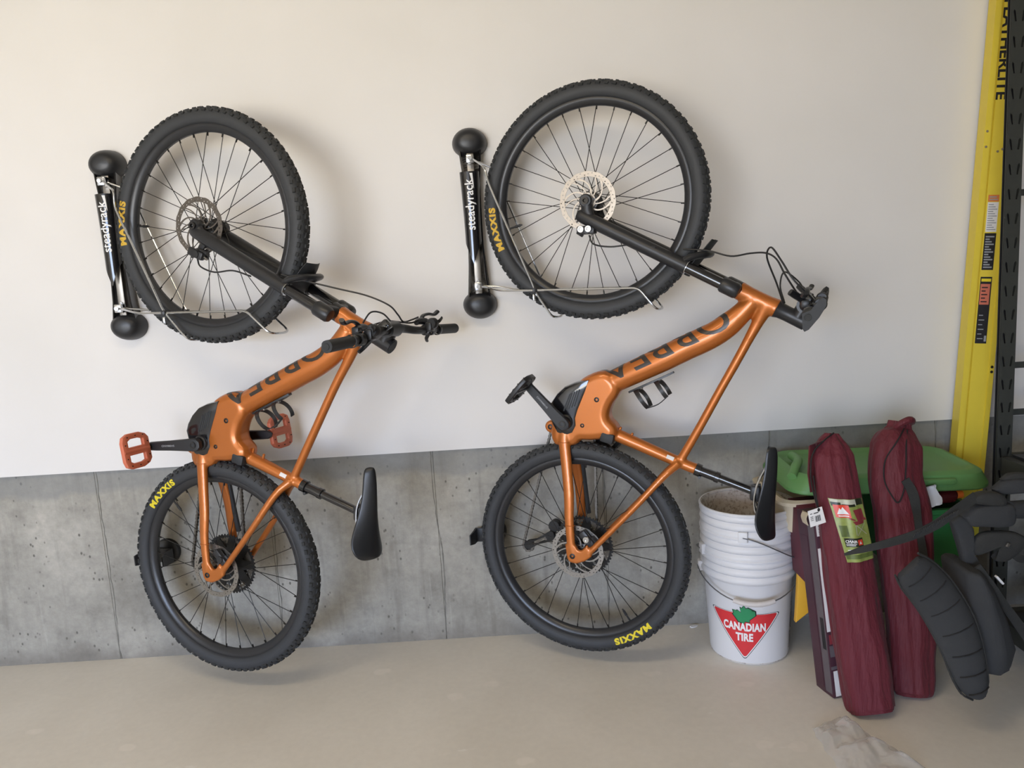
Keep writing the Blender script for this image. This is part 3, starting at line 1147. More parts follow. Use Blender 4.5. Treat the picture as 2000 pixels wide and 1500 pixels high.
    ca = P['crank']
    for s, sgn in ((1, 1), (-1, -1)):
        d = V((math.cos(ca), math.sin(ca), 0)) * sgn
        n_ = V((-d.y, d.x, 0))
        arm = empty('crank_arm', ck)
        g = G()
        rings = []
        for t, hw, zc, th in ((-.022, .010, .070, .014), (-.014, .0195, .071, .017), (.0, .0215, .072, .018), (.03, .0195, .075, .016), (.09, .0165, .080, .0125), (.145, .0150, .084, .012), (.168, .0140, .085, .012), (.178, .008, .085, .010)):
            c = d * t + V((0, 0, s * zc))
            b = .003
            pr = [(hw, th / 2 - b), (hw - b, th / 2), (-hw + b, th / 2), (-hw, th / 2 - b), (-hw, -th / 2 + b), (-hw + b, -th / 2), (hw - b, -th / 2), (hw, -th / 2 + b)]
            rings.append([c + n_ * x + V((0, 0, y)) for x, y in pr])
        g.ring_loft(rings)
        g.make('arm', M['black'], arm)
        G().lathe([(0, -.002), (.006, -.002), (.0065, .0025), (.0115, .0025), (.012, 0)], 18, along(V((0, 0, s * .080)), V((0, 0, s * .1)))).make('crank_bolt', M['gloss'], arm)
        if s == 1:
            vs, fs = text2d('SHIMANO', .0085, bold=.02, sx=1.35)
            mm = P['crank_text']
            decal('maker_lettering', [(vs, fs)], lambda x, y: d * (.095 + x * mm) + n_ * ((y - .003) * mm) + V((0, 0, .0808 + (.095 + x * mm) * .0422 + .0031)), M['grey_print'], arm, step=0)
        # pedal
        pe = empty('pedal', root, loc=bb + d * .166 + V((0, 0, s * .094)))
        G().tube([(0, 0, -s * .012), (0, 0, s * .006), (0, 0, s * .100)], [.0075, .0075, .006], 12).make('spindle', M['darkmetal'], pe)
        pa = P['pedal_ang'][0 if s == 1 else 1]
        pm = basis((math.cos(pa), math.sin(pa), 0), (0, 0, 1), V((math.cos(pa), math.sin(pa), 0)).cross(V((0, 0, 1))), (0, 0, s * .056))
        out = [(-.034, -.050), (.034, -.050), (.046, -.040), (.054, -.018), (.054, .026), (.046, .044), (.030, .050), (-.030, .050), (-.046, .044), (-.054, .026), (-.054, -.018), (-.046, -.040)]
        if s == -1:
            out = [(x, -y) for x, y in out][::-1]
        h1 = [(.010, -.034), (.036, -.034), (.042, -.016), (.042, .020), (.034, .034), (.010, .034)]
        h2 = [(-x, y) for x, y in h1][::-1]
        if s == -1:
            h1, h2 = [(x, -y) for x, y in h1][::-1], [(x, -y) for x, y in h2][::-1]
        g = G()
        g.plate(out, .015, [h1, h2], bev=.003)
        g.tube([(0, -.050, 0), (0, .050, 0)], .0095, 12)
        g.make('platform', pedal_mat, pe, mtx=pm)
        g = G()
        for (x, y) in ((.046, -.03), (.048, .0), (.046, .032), (-.046, -.03), (-.048, 0), (-.046, .032), (.022, .044), (-.022, .044), (.022, -.044), (-.022, -.044)):
            g.tube([(x, y, -.0105), (x, y, .0105)], .0018, 6)
        stuff(g.make('pins', M['darkmetal'], pe, mtx=pm))
    pts = []
    T = 34
    for q in range(T):
        for f, dr in ((0, -.004), (.3, -.004), (.45, .0015), (.75, .0015)):
            a = 2 * PI * (q + f) / T
            pts.append(((.069 + dr) * math.cos(a), (.069 + dr) * math.sin(a)))
    G().plate(pts, .003, [[(.045 * math.cos(2 * PI * k / 30), .045 * math.sin(2 * PI * k / 30)) for k in range(30)]]).make('chainring', M['darkmetal'], ck, loc=(0, 0, -.054))
    # ---- chain and derailleur
    z = -.052
    jl = V((*P['jockey'], z))                  # lower pulley
    ju = V((*P['jockey_up'], z))
    path = []
    c = bb + V((0, 0, z))
    a0_ = math.atan2((jl - c).y, (jl - c).x)
    for k in range(15):
        a = math.radians(P['chain_a'][0] + (P['chain_a'][1] - P['chain_a'][0]) * k / 14)
        path.append(c + V((.069 * math.cos(a), .069 * math.sin(a), 0)))
    rs = .043
    for k in range(9):                         # round the sprocket
        a = math.radians(20 - 140 * k / 8)
        path.append(V((rs * math.cos(a), rs * math.sin(a), z)))
    path += [ju + V((-.004, -.022, 0)), ju + V((-.020, -.012, 0)), ju + V((-.018, .006, 0))]
    path += [jl + V((.018, -.004, 0)), jl + V((.012, -.020, 0)), jl + V((-.008, -.022, 0)), jl + V((-.022, -.006, 0))]
    path.append(path[0])
    # resample at half the pitch
    seg, acc, pos = .00635 * 1.0, 0, [path[0]]
    for a, b in zip(path[:-1], path[1:]):
        d = (b - a).length
        if d < 1e-6:
            continue
        t = seg * 2 - acc
        while t <= d:
            pos.append(a.lerp(b, t / d))
            t += seg * 2
        acc = d - (t - seg * 2)
    g = G()
    for k in range(len(pos) - 1):
        a, b = pos[k], pos[k + 1]
        t = (b - a).normalized()
        nn2 = V((-t.y, t.x, 0))
        wz = .0042 if k % 2 else .0028
        for sg in (1, -1):
            oz = V((0, 0, sg * wz))
            prof = [(-.004, 0), (-.0025, .004), (.0025, .0042), (.0063, .0028), (.0101, .0042), (.0152, .004), (.0167, 0), (.0152, -.004), (.0101, -.0042), (.0063, -.0028), (.0025, -.0042), (-.0025, -.004)]
            f0 = [g.bm.verts.new(a + t * x + nn2 * y + oz) for x, y in prof]
            f1 = [g.bm.verts.new(a + t * x + nn2 * y + oz + V((0, 0, sg * .0011))) for x, y in prof]
            g.bm.faces.new(f0)
            g.bm.faces.new(f1[::-1])
            for q in range(12):
                g.bm.faces.new((f0[q], f0[(q + 1) % 12], f1[(q + 1) % 12], f1[q]))
        g.tube([a - V((0, 0, .005)), a + V((0, 0, .005))], .0034, 6)
    stuff(g.make('chain', M['dirty'], root, 30))
    de = empty('rear_derailleur', root, loc=(ju.x, ju.y, z))
    q = jl - ju
    for oz in (.006, -.007):
        dirq = q.normalized()
        nq = V((-dirq.y, dirq.x, 0))
        out = [(-.016, -.010), (-.010, -.017), (.012, -.015), (q.length * .6, -.009), (q.length - .004, -.016), (q.length + .014, -.010), (q.length + .016, .004), (q.length + .006, .014), (q.length * .6, .010), (.010, .016), (-.012, .012)]
        hl = [[(.018, -.006), (q.length - .02, -.005), (q.length - .02, .005), (.018, .007)]]
        G().plate(out, .0018, hl, mtx=basis(dirq, nq, V((0, 0, 1)), (0, 0, oz)), bev=.0).make('cage_plate', M['darkmetal'], de)
    for c in (V((0, 0, 0)), q):
        pts = [((.0165 if k % 2 else .0145) * math.cos(2 * PI * k / 26), (.0165 if k % 2 else .0145) * math.sin(2 * PI * k / 26)) for k in range(26)]
        G().plate(pts, .004, [[(.004 * math.cos(2 * PI * k / 10), .004 * math.sin(2 * PI * k / 10)) for k in range(10)]]).make('jockey_wheel', M['black'], de, loc=c)
    g = G()
    off2 = V((0, 0, -.030)) - V((ju.x, ju.y, 0))
    hang = V((-.022, -.014, -.025))
    pk = V((*P['knuckle'], 0)) - V((ju.x, ju.y, 0))
    g.tube([V((-.024, -.012, -.028)) - V((ju.x, ju.y, 0)), pk * .5 + V((-.024, -.012, 0)) * .5 - V((ju.x, ju.y, 0)) * .5 + V((0, 0, -.030)), pk + V((0, 0, -.028))], [.013, .012, .019], 12)
    g.tube([pk + V((0, 0, -.034)), pk + V((0, 0, -.004))], .020, 16)
    g.tube([pk + V((0, 0, -.022)), q * .0 + V((0, 0, -.010))], [.011, .012], 12)
    g.tube([pk + V((.006, .012, -.024)), V((.0, .012, -.012))], .006, 8)
    g.make('knuckle', M['darkmetal'], de)
    # ---- bottle cage under the down tube
    cg = empty('bottle_cage', root)
    b0, b1 = V((*P['cage'][0], 0)), V((*P['cage'][1], 0))
    ax = (b1 - b0).normalized()
    dn = V((ax.y, -ax.x, 0))
    G().ribbon([b0 - ax * .012, b0 + ax * .02, b1 - ax * .01, b1 + ax * .02 - dn * .001], [.020, .030, .030, .016], .006, (0, 0, 1)).make('cage_spine', M['black'], cg)
    R_ = .037
    for t0, drop, full in ((.016, .0, 150), (.088, .004, 128)):
        for s in (1, -1):
            pts = []
            for k in range(9):
                a = math.radians(8 + (full - 8) * k / 8)
                pts.append(b0 + ax * (t0 + .018 * math.sin(a / 2) - .006) + dn * (R_ - R_ * math.cos(a)) + V((0, 0, s * R_ * math.sin(a))))
            G().ribbon(pts, [.018, .014, .012, .014], .0034, ax, smooth=2).make('cage_arm', M['black'], cg)
    for s in (1,):
        e0 = b0 + ax * .028 + dn * (R_ * 1.87) + V((0, 0, s * .018))
        e1 = b0 + ax * .100 + dn * (R_ * 1.62) + V((0, 0, s * .028))
        G().ribbon([e0, (e0 + e1) / 2 + dn * .006, e1], .009, .003, (0, 0, 1), smooth=3).make('cage_strip', M['black'], cg)
    for t0 in (.03, .094):
        G().lathe([(0, .004), (.005, .004), (.006, 0)], 12, along(b0 + ax * t0 + dn * .003, b0 + ax * t0 + dn * .02)).make('cage_bolt', M['steel'], cg)
    return root


R_ORI, R_AX = (.2026, -.2214, .4121), ((.9207, -.3903, 0), (.0045, .0105, .9999), (-.3903, -.9206, .0114))
L_ORI, L_AX = (-1.0025, -.2375, .4289), ((.9368, -.3499, 0), (.0114, .0304, .9995), (-.3497, -.9363, .0325))


def ortho(ax):
    x, y = V(ax[0]).normalized(), V(ax[1])
    y = (y - x * y.dot(x)).normalized()
    return x, y, x.cross(y)


PR = dict(wing=1, trig=((.004, .012, .004), (-.016, .032, .02), (-.034, .048, .05), (-.046, .058, .075)), trig_r=[.008, .009, .010, .009], bb=(-.021, .442), hubf=(.085, 1.141), ht_b=(.530, .843), ht_t=(.634, .786),
          dt=[(.070, .535), (.105, .555), (.165, .583), (.223, .609), (.30, .643), (.37, .676), (.455, .715), (.515, .758), (.570, .812)],
          tt=[(.586, .757), (.562, .712), (.515, .625), (.466, .538), (.40, .418)],
          st_a=(.070, .4215), st_end=(.391, .290), junction=(.336, .311), clamp=(.572, .224),
          logo0=(.503, .736), logo1=(.105, .558), grip=(.732, .783),
          cal=(.082, 1.052), cal_rot=-.02, cal_bolts=((-.0125, 0.003), (.0115, .003)), rear_bolts=((.0, .002),),
          crank=math.radians(131), crank_text=1.0, pedal_ang=(math.radians(47), math.radians(47)),
          chain_a=(165, -5), jockey=(-.215, -.028), jockey_up=(-.128, .012), knuckle=(-.118, .046), cage=((.195, .540), (.310, .590)),
          cables=[('front_hose', [(.090, 1.036, .06), (.105, 1.008, .066), (.160, .996, .070), (.230, .998, .072), (.30, .985, .078)]),
                  ('front_hose', [(.375, .975, .045), (.447, .966, .05), (.513, .946, .06), (.571, .950, .10), (.615, .948, .13), (.645, .930, .16), (.668, .890, .20), (.690, .850, .185), (.704, .824, .150)]),
                  ('shift_cable', [(.655, .800, .030), (.640, .86, .07), (.618, .935, .12), (.632, .962, .16), (.660, .925, .20), (.690, .875, .22), (.722, .838, .205), (.738, .818, .185)]),
                  ('rear_hose', [(.655, .800, -.030), (.640, .85, -.08), (.65, .89, -.14), (.690, .855, -.19), (.702, .830, -.165), (.705, .822, -.150)])])
PL = dict(wing=0, trig=((.012, -.008, .004), (-.004, -.026, .014), (-.010, -.036, .028)), trig_r=[.007, .0065, .006], bb=(-.013, .431), hubf=(.065, 1.121), ht_b=(.523, .827), ht_t=(.613, .773),
          dt=[(.073, .522), (.105, .538), (.160, .562), (.22, .588), (.306, .626), (.37, .654), (.44, .685), (.50, .724), (.552, .785)],
          tt=[(.568, .738), (.540, .690), (.485, .610), (.411, .490), (.355, .398)],
          st_a=(.062, .410), st_end=(.338, .293), junction=(.300, .310), clamp=(.543, .214),
          logo0=(.478, .708), logo1=(.085, .532), grip=(.722, .757),
          cal=(.062, 1.036), cal_rot=-.45, cal_bolts=(), rear_bolts=(),
          crank=math.radians(182), crank_text=1.0, pedal_ang=(math.radians(97), math.radians(97)),
          chain_a=(190, -5), jockey=(-.170, -.020), jockey_up=(-.082, .014), knuckle=(-.080, .055), cage=((.185, .528), (.300, .577)),
          cables=[('front_hose', [(.060, 1.02, .06), (.075, .995, .066), (.13, .975, .070), (.20, .976, .072), (.27, .955, .078)]),
                  ('front_hose', [(.355, .955, .045), (.44, .930, .03), (.52, .905, .0), (.60, .880, -.03), (.662, .848, -.05), (.684, .818, -.062), (.694, .796, -.075), (.700, .80, -.12), (.706, .806, -.150)]),
                  ('shift_cable', [(.610, .80, .02), (.628, .83, .0), (.655, .825, -.02), (.676, .80, -.03)]),
                  ('rear_hose', [(.612, .79, -.02), (.65, .80, -.06), (.69, .79, -.12), (.705, .796, -.150)])])

bike(R_ORI, *ortho(R_AX), PR, 'orange mountain bike with black pedals, saddle beside the white buckets', M['black'], (math.radians(191), math.radians(-58)), (M['gold_print'], M['yellow_print']), (M['steel_warm'], M['steel']))
bike(L_ORI, *ortho(L_AX), PL, 'orange mountain bike with orange platform pedals and handlebar turned towards the camera', M['pedal_orange'], (math.radians(174), math.radians(131)), (M['gold_print'], M['yellow_print']), (M['steel_dull'], M['steel']))

import mathutils.noise as mn

# ------------------------------------------------------------------ wall racks
def rack(x, ax, ori, upper, lower, label):
    root = empty('bike_wall_rack', loc=(x, 0, 1.25))
    tag(root, label, 'bike rack', 'black bike racks on the white wall')
    W0 = V((x, 0, 1.25))
    X, Y, Z = ortho(ax)
    R_ = lambda a, b, n: V(ori) + X * a + Y * b + Z * n - W0

    def dome(name, z, sgn):
        g = G()
        rings = []
        for k in range(10):
            t = k / 9
            a = t * PI / 2
            d = .012 + .068 * math.sin(a)
            s = math.cos(a) ** .55 if k < 9 else .02
            ring = []
            for q in range(32):
                b = 2 * PI * q / 32
                # a domed cap, a little flattened toward the spine
                rx, rz = .060 * s, .052 * s
                zz = rz * math.sin(b)
                if zz * sgn < 0:
                    zz *= .9
                ring.append(V((rx * math.cos(b), -d, z + zz)))
            rings.append(ring)
        base = [V((p.x, 0, p.z)) for p in rings[0]]
        g.ring_loft([base] + rings)
        return g.make(name, M['black'], root, 50)
    dome('top_cap', .538, 1)
    dome('bottom_cap', -.004, -1)
    # flared black channel fixed to the wall, with a steel rail up its middle
    g = G()
    for s in (-1, 1):
        pts = [(.040, .545), (.034, .47), (.027, .40), (.026, .20), (.032, .08), (.042, .0)]
        rings = []
        for w_, z in pts:
            rings.append([V((s * w_, -.010, z)), V((s * w_, -.058, z)), V((s * (w_ - .005), -.060, z)), V((s * (w_ - .007), -.012, z))])
        g.ring_loft(rings)
    g.ring_loft([[V((-w_, -.010, z)), V((w_, -.010, z)), V((w_, -.014, z)), V((-w_, -.014, z))] for w_, z in ((.040, .545), (.027, .40), (.026, .20), (.042, 0))])
    g.make('channel', M['gloss'], root, 30)
    g = G()
    g.box((0, -.036, .27), (.024, .05, .53), bev=.003)
    g.make('rail', M['steel'], root)
    for z in (.075, .045, .47):
        G().lathe([(0, .003), (.004, .003), (.005, .0)], 12, Matrix.Translation((0, -.061, z)) @ Matrix.Rotation(PI / 2, 4, 'X')).make('rail_screw', M['steel'], root)
    # swivelling cover, its lower edge drawn to a point
    cov = empty('cover', root, mtx=Matrix.Rotation(-.10, 4, 'Z'))
    rings = []
    N = 18
    for t in range(15):
        z = .440 - t * .021
        hw = .0335 - .0065 * math.sin(min(1, t / 11) * PI * .5) * .9
        ring_o, ring_i = [], []
        for q in range(N + 1):
            a = PI * (q / N)
            xx = hw * math.cos(a)
            yy = -.058 - .030 * math.sin(a) ** .8
            zz = z
            if t >= 11:
                lim = .209 - (1 - abs(xx) / hw) * .075
                zz = max(z, lim) if t < 14 else lim
                zz = .209 + (lim - .209) * ((t - 11) / 3)
            ring_o.append(V((xx, yy, zz)))
            ring_i.append(V((xx * .94, yy + .0025, zz)))
        rings.append(ring_o + ring_i[::-1])
    g = G()
    g.ring_loft(rings)
    sh = g.make('shell', M['gloss'], cov, 40)

    def on_cover(a, b):                       # reads upward
        xx = -b
        hw = .028
        q = max(-1, min(1, xx / hw))
        return V((xx, -.0585 - .0305 * (1 - q * q) ** .4, .245 + a))
    vs, fs = text2d('steadyrack', .042, bold=.012, sx=.92)
    vs = [(x_, y_ - .012) for x_, y_ in vs]
    wd = max(v[0] for v in vs)
    decal('brand_lettering', [([(x_ + wd, y_) for x_, y_ in vs], fs), rect2d(wd * 1.62, -.0185, wd * 2.22, -.0155), ([(wd * 1.62, -.0155), (wd * 2.22, -.0155), (wd * 2.22, -.004)], [(0, 1, 2)])], on_cover, M['white_print'], sh, step=.005)

    # wire cradles: two legs each side of the tyre joined under it
    def arm(name, pts, pivot):
        near = [V(pivot) + V((.006, -.0, 0))] + [R_(a, b, n) for a, b, n in pts]
        far = [R_(a, b, -n) for a, b, n in pts] + [V(pivot) + V((.006, .028, 0))]
        e = pts[-1]
        mid = [R_(e[0] + .008, e[1] - .006, e[2] * .5), R_(e[0] + .008, e[1] - .006, -e[2] * .5)]
        path = near + mid + far[::-1][::-1] if False else near + mid + [R_(a, b, -n) for a, b, n in pts[::-1]] + [V(pivot) + V((.006, .028, 0))]
        out = []
        for i, p in enumerate(path):           # rounded corners
            if 0 < i < len(path) - 1:
                a_, b_ = path[i - 1], path[i + 1]
                ra = min(.018, (a_ - p).length * .4)
                rb = min(.018, (b_ - p).length * .4)
                A_, B_ = p + (a_ - p).normalized() * ra, p + (b_ - p).normalized() * rb
                for t in (0, .25, .5, .75, 1):
                    out.append(A_ * (1 - t) ** 2 + p * 2 * t * (1 - t) + B_ * t * t)
            else:
                out.append(p)
        G().tube(out, .0036, 10).make(name, M['chrome'], root)
    arm('hook_arm', upper, (0, -.095, .480))
    arm('wheel_arm', lower, (0, -.095, .058))
    for z in (.480, .058):
        g = G()
        g.box((0, -.075, z), (.026, .036, .030), bev=.004)
        g.tube([(0, -.080, z), (0, -.104, z)], .007, 12)
        g.make('pivot_bracket', M['chrome'], root)
    # clip where the two wires cross
    u_, v_ = P_cross(upper, lower)
    for s in (1, -1):
        G().box(R_(u_, v_, s * .050), (.014, .02, .016), bev=.003).make('wire_clip', M['black'], root)
    G().box(R_(u_ - .004, v_ - .024, .048), (.010, .008, .022), bev=.003).make('stop', M['chrome'], root)
    return root


def P_cross(up, lo):
    a, b = V(up[2][:2]).to_3d(), V(up[3][:2]).to_3d()
    c, d = V(lo[1][:2]).to_3d(), V(lo[2][:2]).to_3d()
    r, s = b - a, d - c
    t = ((c - a).x * s.y - (c - a).y * s.x) / (r.x * s.y - r.y * s.x)
    p = a + r * t
    return p.x, p.y


rack(-.094, R_AX, R_ORI, [(-.257, 1.281, .05), (-.243, 1.223, .05), (-.112, .900, .05), (-.100, .866, .05), (-.050, .790, .05)],
     [(-.270, .892, .042), (-.219, .878, .05), (.236, .867, .05), (.286, .804, .05)], 'black wall rack with chrome wires holding the front wheel of the bike with black pedals')
rack(-1.320, L_AX, L_ORI, [(-.261, 1.259, .05), (-.264, 1.206, .05), (-.130, .915, .05), (-.107, .864, .05), (-.022, .772, .05)],
     [(-.262, .870, .042), (-.213, .860, .05), (.218, .852, .05), (.294, .784, .05)], 'black wall rack with chrome wires holding the front wheel of the bike with orange pedals')


# rear tyre rests low on the concrete
def rest(x, z, az, label):
    root = empty('tyre_rest', loc=(x, .0, z))
    tag(root, label, 'tyre rest', 'tyre rests on the concrete wall')
    mt = Matrix.Rotation(PI / 2, 4, 'X')
    g = G()
    g.lathe([(0, -.012), (.046, -.012), (.048, .004), (.044, .012), (.032, .018), (0, .019)], 32, mt)
    g.make('wall_plate', M['black'], root)
    e = empty('cradle', root, mtx=Matrix.Translation((-.012, -.020, -.004)) @ Matrix.Rotation(az, 4, 'Z'))
    g = G()
    g.box((0, -.012, 0), (.096, .010, .052), bev=.003)
    for s in (-1, 1):
        g.ring_loft([[V((s * .046, -.010, -.026)), V((s * .053, -.010, -.026)), V((s * .053, -.010, .026)), V((s * .046, -.010, .026))],
                     [V((s * .048, -.046, -.024)), V((s * .054, -.046, -.024)), V((s * .054, -.046, .024)), V((s * .048, -.046, .024))],
                     [V((s * .056, -.075, -.018)), V((s * .060, -.075, -.018)), V((s * .060, -.075, .018)), V((s * .056, -.075, .018))]])
    g.make('fork_plate', M['black'], e, 30)
    return root


rest(-.100, .413, -.2, 'black tyre rest behind the rear wheel of the bike with black pedals')
rest(-1.302, .412, -.25, 'black tyre rest behind the rear wheel of the bike with orange pedals')

# ------------------------------------------------------------------ nested buckets
BX, BY = .775, -.195


def bucket_prof():
    o = [(.126, 0), (.1305, .004), (.1325, .012), (.1345, .06), (.1475, .285)]
    for z in (.290, .317, .344):
        o += [(.150, z - .001), (.156, z + .003), (.159, z + .010), (.158, z + .018), (.153, z + .024), (.151, z + .026)]
    o += [(.156, .366), (.1600, .368), (.1605, .373), (.158, .376), (.154, .376)]
    return o


def bucket(z0, label, ear_ang, swing, logo=False, droop=.062):
    root = empty('bucket', loc=(BX, BY, z0))
    tag(root, label, 'bucket', 'nested white pails')
    g = G()
    o = bucket_prof()
    g.lathe([(0.0005, 0)] + o, 56)
    b = g.make('pail', M['bucket'], root, 40, normals=True)
    g = G()
    g.lathe([(.1545, .3755), (.1500, .36), (.1465, .285), (.1335, .06), (.1312, .004), (.0005, .003)], 56)
    g.make('inside', M['bucket_in'], root)
    ez = .302
    ears = []
    for s in (0, PI):
        a = ear_ang + s
        d = V((math.sin(a), -math.cos(a), 0))
        t = V((math.cos(a), math.sin(a), 0))
        mtx = basis(t, V((0, 0, 1)), d, d * .158 + V((0, 0, ez)))
        g = G()
        g.box((0, 0, .002), (.030, .036, .016), bev=.003)
        g.tube([(0, 0, .004), (0, 0, .011)], .005, 10)
        g.make('ear', M['bucket'], root, mtx=mtx)
        ears.append(d * .169 + V((0, 0, ez)))
    n = 24
    ctr = (ears[0] + ears[1]) / 2
    ax = (ears[0] - ctr)
    out = V((0, 0, 1)).cross(ax.normalized())
    if swing < 0:
        out = -out
    pts = []
    for k in range(n + 1):
        a = PI * k / n
        p = ctr + ax * math.cos(a) + out * (.178 * math.sin(a)) + V((0, 0, -droop * math.sin(a) ** 1.6))
        pts.append(p)
    G().tube(pts, .0021, 8).make('handle_wire', M['wire'], root)
    gp = [p for p in pts[9:16]]
    G().tube(gp, [.0075, .0085, .0085, .0085, .0075], 12).make('handle_grip', M['beige_grip'], root)
    if logo:
        prof = [(r, z) for r, z in o if z < .29]

        def rad(z):
            for (r1, z1), (r2, z2) in zip(prof[:-1], prof[1:]):
                if z1 <= z <= z2 and z2 > z1:
                    return r1 + (r2 - r1) * (z - z1) / (z2 - z1)
            return .1475

        def on_pail(a0, zc, eps):
            def fn(x, y):
                a = a0 + x / .141
                r = rad(zc + y) + eps
                return V((r * math.sin(a), -r * math.cos(a), zc + y))
            return fn
        A0, ZC_ = math.radians(-23), .121

        def rounded(pts, r):
            out = []
            n = len(pts)
            for i in range(n):
                p, a, b = V((*pts[i], 0)), V((*pts[i - 1], 0)), V((*pts[(i + 1) % n], 0))
                A_, B_ = p + (a - p).normalized() * r, p + (b - p).normalized() * r
                for k in range(6):
                    t = k / 5
                    q = A_ * (1 - t) ** 2 + p * 2 * t * (1 - t) + B_ * t * t
                    out.append((q.x, q.y))
            return out
        tri = lambda s: rounded([(-.118 * s, .066 + .006 * (s - 1) * 4), (0, -.096 * s + .0), (.118 * s, .066 + .006 * (s - 1) * 4)], .014)
        decal('logo_outline', [poly2d(tri(1.06))], on_pail(A0, ZC_, .0006), M['black_print'], b, step=.012)
        decal('logo_border', [poly2d(tri(1.025))], on_pail(A0, ZC_, .0010), M['white_print'], b, step=.012)
        decal('logo_field', [poly2d(tri(.975))], on_pail(A0, ZC_, .0014), M['red_print'], b, step=.012)
        leaf = [(0, -.030), (.0025, -.022), (.017, -.024), (.0155, -.017), (.034, -.001), (.030, .002), (.033, .013), (.021, .011), (.019, .015), (.0085, .006), (.0115, .024), (.0055, .021), (0, .031)]
        leaf = leaf + [(-x, y) for x, y in leaf[1:-1][::-1]]
        decal('leaf_outline', [poly2d([(x * 1.16, y * 1.16 + .063) for x, y in leaf])], on_pail(A0, ZC_, .0018), M['black_print'], b, step=.012)
        decal('leaf', [poly2d([(x * 1.06, y * 1.06 + .063) for x, y in leaf])], on_pail(A0, ZC_, .0022), M['green_print'], b, step=.012)
        v1, f1 = text2d('CANADIAN', .038, bold=.045, sx=.68, spacing=1.06)
        v2, f2 = text2d('TIRE', .038, bold=.045, sx=.72, spacing=1.06)
        decal('store_lettering', [([(x, y + .006) for x, y in v1], f1), ([(x, y - .031) for x, y in v2], f2)], on_pail(A0, ZC_, .0019), M['white_print'], b, step=.006)
        # side panel of small print
        sh = []
        for (x0, y0, x1, y1) in ((-.026, -.09, .026, -.0885), (-.026, .0885, .026, .09), (-.026, -.09, -.0247, .09), (.0247, -.09, .026, .09), (-.026, .046, .026, .047), (-.026, -.032, .026, -.031)):
            sh.append(rect2d(x0, y0, x1, y1))
        for k in range(9):
            sh.append(rect2d(-.021, -.083 + k * .0056, .021 - .006 * (k % 3), -.081 + k * .0056))
        for k in range(4):
            sh.append(rect2d(-.008, .052 + k * .008, .020 - .005 * (k % 2), .0555 + k * .008))
        c1, c2 = [], []
        for k in range(28):
            a = 2 * PI * k / 28
            c1.append((.021 * math.cos(a), .007 + .034 * math.sin(a)))
            c2.append((.0165 * math.cos(a), .007 + .028 * math.sin(a)))
        sh.append((c1 + c2, [(k, (k + 1) % 28, 28 + (k + 1) % 28, 28 + k) for k in range(28)]))
        sh.append(poly2d([(-.013, -.012), (-.009, -.016), (.014, .026), (.010, .030)]))
        sh.append(poly2d([(-.005, -.004), (.006, -.010), (.009, .006), (-.004, .012)]))
        tv, tf = text2d('!', .02, bold=.05)
        sh.append(([(x - .017, y + .062) for x, y in tv], tf))
        decal('warning_print', sh, on_pail(math.radians(66), .120, .0006), M['black_print'], b, step=.006)
    return root


M['beige_grip'] = mat('handle_sleeve', rgb(206, 200, 196), .5)
bucket(0, 'bottom white pail of the stack with the red triangle and green maple leaf', math.radians(79), -1, True, .064)
bucket(.078, 'middle white pail nested between the logo pail and the open pail', math.radians(96), 1)
bucket(.156, 'topmost white pail of the stack, open, with dirt splashed inside', math.radians(-22), 1, False, .105)

# ------------------------------------------------------------------ play table with green lid behind the bags
pt = empty('water_table', loc=(1.17, -.215, 0))
tag(pt, 'green and yellow plastic play table with its lid ajar behind the maroon bags', 'play table')


def rrect(x0, y0, x1, y1, r, n=5):
    out = []
    for cx_, cy_, a in ((x1 - r, y1 - r, 0), (x0 + r, y1 - r, 90), (x0 + r, y0 + r, 180), (x1 - r, y0 + r, 270)):
        for k in range(n + 1):
            b = math.radians(a + 90 * k / n)
            out.append((cx_ + r * math.cos(b), cy_ + r * math.sin(b)))
    return out


def tray(g, levels, cap=True):
    rings = []
    for (x0, y0, x1, y1, r, z) in levels:
        rings.append([V((x, y, z)) for x, y in rrect(x0, y0, x1, y1, r)])
    g.ring_loft(rings, cap)


# lid: shallow, raised in the middle, tilted a little
g = G()
tray(g, [(-.322, -.168, .315, .165, .07, -.045), (-.328, -.172, .322, .168, .07, -.040), (-.328, -.172, .322, .168, .07, -.030), (-.308, -.158, .306, .156, .07, .004), (-.296, -.146, .292, .146, .07, .012), (-.286, -.136, .28, .138, .06, .013), (-.272, -.12, .262, .122, .05, .004), (-.262, -.11, .25, .112, .05, .003)])
lid = g.make('lid', M['green'], pt, 30, mtx=Matrix.Translation((.018, -.005, .643)) @ Matrix.Rotation(.025, 4, 'Y') @ Matrix.Rotation(.05, 4, 'X'))
G().box((.10, -.172, -.012), (.17, .018, .020), bev=.006).make('grip_lip', M['green'], lid)
g = G()
g.tube([(-.312, -.12, .004), (-.285, -.075, .022), (-.255, -.02, .026), (-.25, .05, .022)], .015, 12, smooth=4)
g.make('moulded_ridge', M['green'], lid)
# right basin (green) and left basin rim (beige)
g = G()
tray(g, [(.06, -.130, .262, .13, .05, .30), (.050, -.140, .272, .14, .05, .315), (.035, -.150, .284, .15, .05, .500), (.028, -.158, .292, .158, .05, .505), (.028, -.158, .292, .158, .05, .520), (.046, -.142, .276, .142, .045, .520), (.066, -.13, .258, .13, .045, .320), (.08, -.12, .25, .12, .04, .318)])
g.make('basin', M['green_tub'], pt, 30)
g = G()
tray(g, [(-.300, -.130, -.16, .13, .04, .46), (-.318, -.150, -.15, .15, .05, .555), (-.342, -.168, -.14, .16, .05, .562), (-.345, -.171, -.14, .16, .05, .574), (-.330, -.158, -.15, .15, .05, .580), (-.305, -.14, -.16, .138, .04, .566), (-.29, -.12, -.17, .12, .04, .48)])
g.make('sand_tray', M['beige'], pt, 30)
